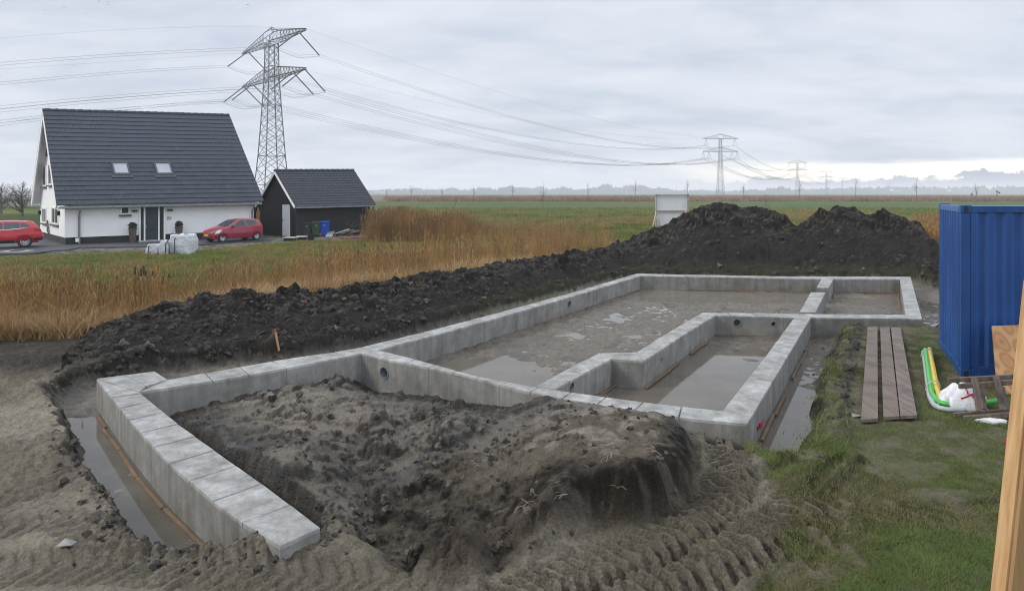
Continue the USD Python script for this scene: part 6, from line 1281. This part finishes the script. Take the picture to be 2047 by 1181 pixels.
def instancer(name, lab, cat, protos, pts, scale, idx=None, seed=0, tilt=0.0):
    g = np.random.default_rng(seed); pts = np.asarray(pts, float); n = len(pts)
    path = '/World/' + numbered('/World', name); pi = UsdGeom.PointInstancer.Define(stage, path); rel = pi.CreatePrototypesRel()
    UsdGeom.Scope.Define(stage, path + '/forms')
    for i, (m_, mt) in enumerate(protos):
        mm = usdkit.mesh(stage, f'{path}/forms/form_{i:03d}', m_, mt); rel.AddTarget(mm.GetPath())
    pi.CreateProtoIndicesAttr(Vt.IntArray.FromNumpy((g.integers(0, len(protos), n) if idx is None else idx).astype(np.int32)))
    pi.CreatePositionsAttr(Vt.Vec3fArray.FromNumpy(pts.astype(np.float32)))
    a = g.uniform(0, 2 * np.pi, n) / 2; q = np.zeros((n, 4)); q[:, 0], q[:, 3] = np.cos(a), np.sin(a)
    if tilt: q[:, 1:3] = g.normal(0, tilt, (n, 2)); q /= np.linalg.norm(q, axis=1, keepdims=True)
    pi.CreateOrientationsAttr(Vt.QuathArray([Gf.Quath(*map(float, r)) for r in q]))
    s = np.broadcast_to(np.asarray(scale, float).reshape(-1, 1), (n, 3)); pi.CreateScalesAttr(Vt.Vec3fArray.FromNumpy(np.array(s, np.float32)))
    key(pi.GetPrim(), label=lab, category=cat, kind='stuff')
M_gr = [mat(f'grass_{i}', a, b, 3, .7, translucent=.3, vary=.3, world=True) for i, (a, b) in enumerate((((.085, .135, .024), (.125, .180, .038)), ((.110, .145, .030), (.155, .175, .046)), ((.150, .130, .052), (.20, .17, .08))))]
vg = np.random.default_rng(77)
def scatter(n, x0, x1, y0, y1, ybias=1.0):
    """points spread evenly over the picture's ground so that near ones are not all the scene has"""
    p = vg.uniform(x0, x1, n); py = vg.uniform(y0, y1, n); Y = 3500 / (py - HOR); return (p - CX) / F * Y, Y, p, py
def val(arr, X, Y): return arr[np.clip(np.searchsorted(rows, Y), 0, nr - 1), np.clip(np.searchsorted(cols, CX + F * X / Y), 0, ne - 1)]
# near grass on the right
X, Y, p_, q_ = scatter(60000, 1330, 2200, 640, 1330)
ok = (val(R['sand'], X, Y) < .45) & (val(R['dig'], X, Y) < .3) & (val(R['blk'], X, Y) < .05) & (val(R['ridge'], X, Y) < .1)
bareq = val(bare, X, Y); mudq = val(mud, X, Y)
prob = np.clip(.82 - .56 * bareq - .5 * mudq, .08, 1)
prob = np.where((p_ > 1700) & (p_ < 1835) & (q_ > 655) & (q_ < 835), prob * .1, prob)
prob = np.where((p_ > 1835) & (q_ > 660) & (q_ < 840), 1, prob) ; prob = np.where((p_ < 1570) & (q_ > 885) & (q_ < 940), 1, prob)
inpl = np.zeros(len(X), bool)
for q in ([(1732, 650), (1757, 650), (1757, 842), (1717, 842)], [(1757, 650), (1780, 650), (1802, 838), (1762, 838)], [(1779, 650), (1803, 650), (1837, 836), (1798, 836)]): inpl |= sdf(gp(q), X, Y) > 0
incon = ((X - cA[0]) * cV[1] - (Y - cA[1]) * cV[0] > 0) & (Y > cA[1] - .05)
ok &= (vg.random(len(X)) < prob) & ~inpl & ~incon
X, Y = X[ok], Y[ok]; Zg = ground_z(X, Y); nzg = fbm(X, Y, .9, 3, 95) + .25 * fbm(X, Y, 4, 3, 96)
idx = np.where(nzg + vg.normal(0, .12, len(X)) > .10, 2, np.where(vg.random(len(X)) < .5, 0, 1))
protos = [(blades(13, .058, .006, .045, 1, .6), M_gr[0]), (blades(13, .050, .006, .05, 2, .65), M_gr[1]), (blades(11, .05, .005, .05, 3, .85), M_gr[2])]
instancer('grass', 'short patchy green and straw grass on the muddy right of the plot', 'grass', protos, np.stack([X, Y, Zg], 1), vg.uniform(.6, 1.35, len(X)) * np.clip(Y / 8, .75, 1.2), idx, 5)
# tufts on the excavation lip and the heaps
X, Y, p_, q_ = scatter(5000, 700, 1900, 420, 900); rr = val(R['ridge'], X, Y); lip = np.abs(val(R['sd'], X, Y) + .12) < .12
ok = (((rr > .3) & (vg.random(len(X)) < .012)) | (lip & (p_ > 1450) & (q_ > 640) & (vg.random(len(X)) < .22))); X, Y = X[ok], Y[ok]
instancer('weeds', 'small green weeds on the soil ridge and trench edge', 'weeds', [(blades(26, .10, .010, .07, 8, .6), M_gr[0]), (blades(22, .09, .010, .08, 9, .6), M_gr[1])], np.stack([X, Y, ground_z(X, Y)], 1), vg.uniform(.6, 1.4, len(X)), None, 6)
# lawn and pasture, coarser with distance
M_lw = [mat(f'lawn_{i}', a, b, .6, .75, translucent=.3, vary=.25, world=True) for i, (a, b) in enumerate((((.095, .135, .022), (.140, .165, .034)), ((.155, .155, .036), (.20, .18, .05)), ((.21, .150, .052), (.26, .19, .075))))]
X, Y, p_, q_ = scatter(26000, -300, 1300, 470, 640); ok = (val(R['ridge'], X, Y) < .05) & (val(slot, X, Y) < .2) & (Y > 14.0) & (Y < 36) & (Y > np.interp(p_, [c_[0] for c_ in CREST[1:-4]], [np.interp(c_[0], [b_[0] for b_ in BANK], gp(BANK)[:, 1]) + c_[2] for c_ in CREST[1:-4]]) + .5)
hsx = np.interp(p_, [-700, 0, 130, 250, 400, 520, 600, 760, 800], [27.4, 27.6, 28.6, 29.6, 30.6, 34.0, 37, 38, 36]); ok &= (Y < hsx - .1 - .8 * vg.random(len(X)) + 1.2 * (vg.random(len(X)) < .08))
X, Y = X[ok], Y[ok]; zl = ground_z(X, Y); nl = fbm(X, Y, .5, 3, 97) + vg.normal(0, .14, len(X)); idx = np.where(nl > .30, 2, np.where(nl > .05, 1, 0))
lawnp = [(blades(22, .15, .018, .10, 11, .5), M_lw[0]), (blades(22, .17, .018, .11, 12, .5), M_lw[1]), (blades(18, .24, .016, .11, 13, .5), M_lw[2])]
instancer('lawn', 'yellowish green rough lawn between the reeds and the white house', 'grass', lawnp, np.stack([X, Y, zl], 1), vg.uniform(.7, 1.3, len(X)), idx, 7)
X, Y, p_, q_ = scatter(30000, 760, 2150, 411, 520); ok = (Y > 25) & (Y < 118) & (val(R['ridge'], X, Y) < .02) & (Y > np.interp(p_, [760, 1100, 1250, 1900], [44, 40, 34, 26])); X, Y, q_ = X[ok], Y[ok], q_[ok]
nl = fbm(X, Y, .16, 3, 98) + .4 * fbm(X, Y, .6, 3, 99) + vg.normal(0, .08, len(X)) - ss(65, 110, Y) * .3; keep = (vg.random(len(X)) < np.where(nl > 0, 1, .5)); X, Y, nl = X[keep], Y[keep], nl[keep]; idx = np.where(nl > .22, 2, np.where(nl > .02, 1, 0))
pastp = [(blades(24, .30, .05, .35, 14, .7), M_lw[0]), (blades(24, .36, .05, .35, 15, .8), M_lw[1]), (blades(26, .50, .05, .35, 16, .7), M_lw[2])]
instancer('pasture_grass', 'rough tussocky pasture grass beyond the ditch', 'grass', pastp, np.stack([X, Y, ground_z(X, Y)], 1), vg.uniform(.6, 1.3, len(X)) * np.clip(Y / 60, .8, 1.2), idx, 8)
# reeds
M_rd = [mat(f'reed_{i}', a, b, 2.0, .75, translucent=.3, vary=.3, world=True) for i, (a, b) in enumerate((((.32, .182, .062), (.43, .265, .10)), ((.38, .25, .115), (.50, .36, .19)), ((.22, .130, .052), (.29, .18, .08)), ((.18, .115, .062), (.23, .15, .085))))]
def reed(n, h, seed, w, lean, sp, droop=.25, plume=0.0):
    v, f = blades(n, h, w, sp, seed, lean, 4, droop); out = [(v, f)]
    g = np.random.default_rng(seed + 50)
    for _ in range(int(n * plume)):
        b = np.append(g.normal(0, sp, 2), 0); e = g.normal(0, .10, 2); top_ = b + np.append(e * h, h * g.uniform(.95, 1.25)); out.append(tube([b, (b + top_) / 2 + (.01, 0, 0), top_], [.006, .005, .003], 3, cap=False)); out.append(tube([top_ + (0, 0, -.14 * h / 1.4), top_ + (.03, .0, -.03), top_ + (.05, 0, .02)], [.006, .016, .003], 4, cap=False))
    return merge(*out)
def zone(n, x0, x1, y0, y1, fn): X, Y, p_, q_ = scatter(n, x0, x1, y0, y1); k_ = fn(X, Y, p_, q_); return X[k_], Y[k_], p_[k_]
bandY = lambda p: np.interp(p, [-600, 0, 170, 300, 480, 640, 800, 1000, 1150, 1260], [13.2, 13.0, 13.4, 14.6, 16.6, 18.0, 20.4, 24.5, 28.5, 33])
X, Y, p_, q_ = scatter(42000, -350, 1240, 466, 700); r_ = (Y - bandY(p_)); wid = np.interp(p_, [-350, 170, 480, 700, 900, 1150, 1240], [1.7, 1.8, 2.6, 5.0, 8.0, 8.5, 4.0])
ok = (r_ > -1.2) & (r_ < wid) & (val(R['ridge'], X, Y) < .25) & (vg.random(len(X)) < np.clip(1.15 - np.maximum(r_ / wid, 0) ** 1.5 + .5 * fbm(X, Y, .5, 3, 101), 0, 1) * np.interp(p_, [-350, 100, 400, 640, 1200], [.42, .42, .32, .40, .46]))
X, Y, p_, r_ = X[ok], Y[ok], p_[ok], r_[ok]
hs_ = np.interp(p_, [-350, 160, 220, 480, 560, 700, 900, 1240], [.86, .86, .80, .80, .78, .84, .86, .74]) * vg.uniform(.55, 1.15, len(X)); front = np.clip(1 - r_ / 1.2, 0, 1) 
idx = np.where(vg.random(len(X)) < .15 + .65 * front, 1, np.where(vg.random(len(X)) < .72, 0, 2))
reedp = [(reed(20, 1.25, 21, .016, .22, .16, .2, .25), M_rd[0]), (reed(22, 1.05, 22, .020, .42, .20, .65), M_rd[1]), (reed(20, 1.3, 23, .014, .2, .18, .2, .35), M_rd[2])]
instancer('reeds', 'tawny dry reeds along the ditch behind the soil ridge', 'reeds', reedp, np.stack([X, Y, np.minimum(ground_z(X, Y), .1) - .05], 1), hs_, idx, 9, .03)
X, Y, p_, q_ = scatter(3600, 738, 1190, 455, 484); ok = (vg.random(len(X)) < np.interp(p_, [738, 760, 900, 960, 1190], [1, 1, .9, .5, .25])); X, Y, p_ = X[ok], Y[ok], p_[ok]; ok = Y < np.interp(p_, [738, 900, 1190], [48, 46, 40]); X, Y, p_ = X[ok], Y[ok], p_[ok]
hs_ = np.interp(p_, [738, 760, 830, 900, 950, 1190], [.85, .9, 1.05, .95, .62, .5]) * vg.uniform(.5, 1.15, len(X)) * (.8 + .7 * fbm(X, Y, .35, 3, 103)); idx = np.where(vg.random(len(X)) < .65, 1, 0)
instancer('reeds', 'tall brown reeds beside the right corner of the black shed', 'reeds', [(reed(16, 1.45, 24, .026, .22, .28, .15, .6), M_rd[0]), (reed(16, 1.5, 25, .026, .18, .28, .12, .7), M_rd[2])], np.stack([X, Y, ground_z(X, Y) - .05], 1), hs_, idx, 10, .03)
X, Y, p_, q_ = scatter(2500, 505, 545, 455, 470); instancer('reeds', 'brown reeds seen through the open porch between house and shed', 'reeds', [(reed(20, 1.7, 26, .03, .15, .25, .12, .5), M_rd[0])], np.stack([X[:300], 47 + 6 * vg.random(300), 0 * X[:300]], 1) * np.array([1.2, 1, 1]), vg.uniform(.9, 1.3, 300), None, 11, .03)
X, Y, p_, q_ = scatter(2600, 1840, 1960, 420, 520); ok = (Y > 26) & (Y < 46); X, Y = X[ok], Y[ok]; instancer('reeds', 'brown reeds behind the right soil heap beside the blue container', 'reeds', [(reed(20, 1.2, 27, .022, .25, .22, .3, .3), M_rd[0]), (reed(20, 1.1, 28, .022, .25, .22, .3, .3), M_rd[2])], np.stack([X, Y, 0 * X - .05], 1), vg.uniform(.6, 1.1, len(X)), None, 12, .03)
X = vg.uniform(-60, 560, 5000); Y = 205 + 240 * vg.random(5000) ** 1.4; ok = np.abs(X / Y) < 1; instancer('far_reeds', 'brown strip of reeds far across the green field', 'reeds', [(blades(30, 1.6, .35, 1.2, 31, .3), M_rd[3])], np.stack([X * Y / 300, Y, 0 * X - .1], 1), vg.uniform(.6, 1.1, 5000), None, 13)
# cattails
M_cat = mat('cattail_brown', (.055, .032, .018), rough=.9)
CATX = [270, 276, 282, 287, 291, 305, 325, 338, 253, 310]
for i, (x, yt, yb) in enumerate(((270, 532, 575), (276, 543, 580), (282, 536, 585), (287, 531, 580), (291, 540, 590), (305, 541, 585), (325, 552, 590), (338, 546, 592), (253, 555, 590), (310, 548, 590))):
    d = 15.4 + .12 * i; t_ = P(x, yt, d); b_ = P(x + 3, 600, d); b_[2] = -.1; e = unit(t_ - b_); k = thing('cattail', f'dark brown cattail head above the left reeds, {ords[sorted(range(10), key=lambda q: CATX[q]).index(i)]} of ten counted from the left', 'cattail', b_, 'cattails above the left reeds')
    part(k, 'stalk', tube([b_, t_ - e * .2], [.009, .006], 5), M_rd[2]); part(k, 'head', tube([t_ - e * .21, t_ - e * .19, t_ - e * .03, t_], [.008, .026, .024, .004], 8), M_cat, smooth=60)
# loose clods and straw
cl = []
for s_ in range(5):
    m_ = trimesh.creation.icosphere(1); v_ = np.array(m_.vertices); v_ = v_ * (1 + .26 * np.random.default_rng(300 + s_).normal(size=(len(v_), 1))); cl.append((v_ * (1, .85, .65), np.array(m_.faces)))
M_cl = [mat('clod_dark', (.020, .0175, .014), (.048, .042, .034), 14, .85, .6, 60, vary=.35), mat('clod_grey', (.065, .055, .042), (.120, .103, .080), 14, .8, .6, 60, vary=.3)]
X, Y, p_, q_ = scatter(42000, 100, 1900, 412, 1170); w_ = np.clip(val(R['ridge'], X, Y) + val(slot, X, Y) + val(mudp, X, Y), 0, 1) * 1.1 + val(R['blk'], X, Y) * .09 + .5 * np.exp(-(val(R['sd'], X, Y) / .25) ** 2) * (Y < 16) * .6; ok = (vg.random(len(X)) < w_ * .40) & (Y < 31); X, Y = X[ok], Y[ok]
dk_ = (val(R['ridge'], X, Y) > .3) | (val(slot, X, Y) > .3) | (val(mudp, X, Y) > .3); idx = np.where((dk_ & (vg.random(len(X)) < .97)) | (~dk_ & (vg.random(len(X)) < .6)), vg.integers(0, 3, len(X)), vg.integers(3, 5, len(X)))
instancer('soil_clods', 'loose clods of soil lying on the heaps and the undug block', 'soil clods', [(c_, M_cl[0] if i < 3 else M_cl[1]) for i, c_ in enumerate(cl)], np.stack([X, Y, ground_z(X, Y)], 1), .010 + .030 * vg.random(len(X)) ** 3 + .0014 * Y + .07 * dk_ * vg.random(len(X)) ** 3 * (Y > 9), idx, 14, .3)
X, Y, p_, q_ = scatter(1500, 60, 1400, 690, 1120); ok = (val(R['blk'], X, Y) > .2) | (np.abs(val(R['sd'], X, Y)) < .2); X, Y = X[ok], Y[ok]; n_ = min(45, len(X))
stw = [(merge(*[tube([(x_ * .04, y_ * .03, .0), (x_ * .04 + .05, y_ * .03 + .02, .03), (x_ * .04 + .11, y_ * .03 + .02, .015)], .0022, 3, cap=False) for x_, y_ in np.random.default_rng(60 + s_).normal(size=(4, 2))]), mat(f'straw_{s_}', (.20, .155, .085), (.30, .24, .14), 5, .8)) for s_ in range(2)]
instancer('straw', 'bits of dry straw and root on the mud', 'straw', stw, np.stack([X[:n_], Y[:n_], ground_z(X[:n_], Y[:n_]) + .005], 1), vg.uniform(.5, 1.0, n_), None, 15, .2)
# ------------------------------------------------------------------ the damp air
hz = usdkit.mesh(stage, '/World/haze', box((0, 2500, 27.25), (12000, 6200, 58.5)), usdkit.material(stage, '/World/Looks/haze', {'v': ('principled_volume', {'color': (.975, .985, 1.0), 'density': .00044, 'anisotropy': 0.0})}, [], volume='v.volume'))
key(hz.GetPrim(), kind='stuff', label='thin damp haze over the whole plain', category='haze')
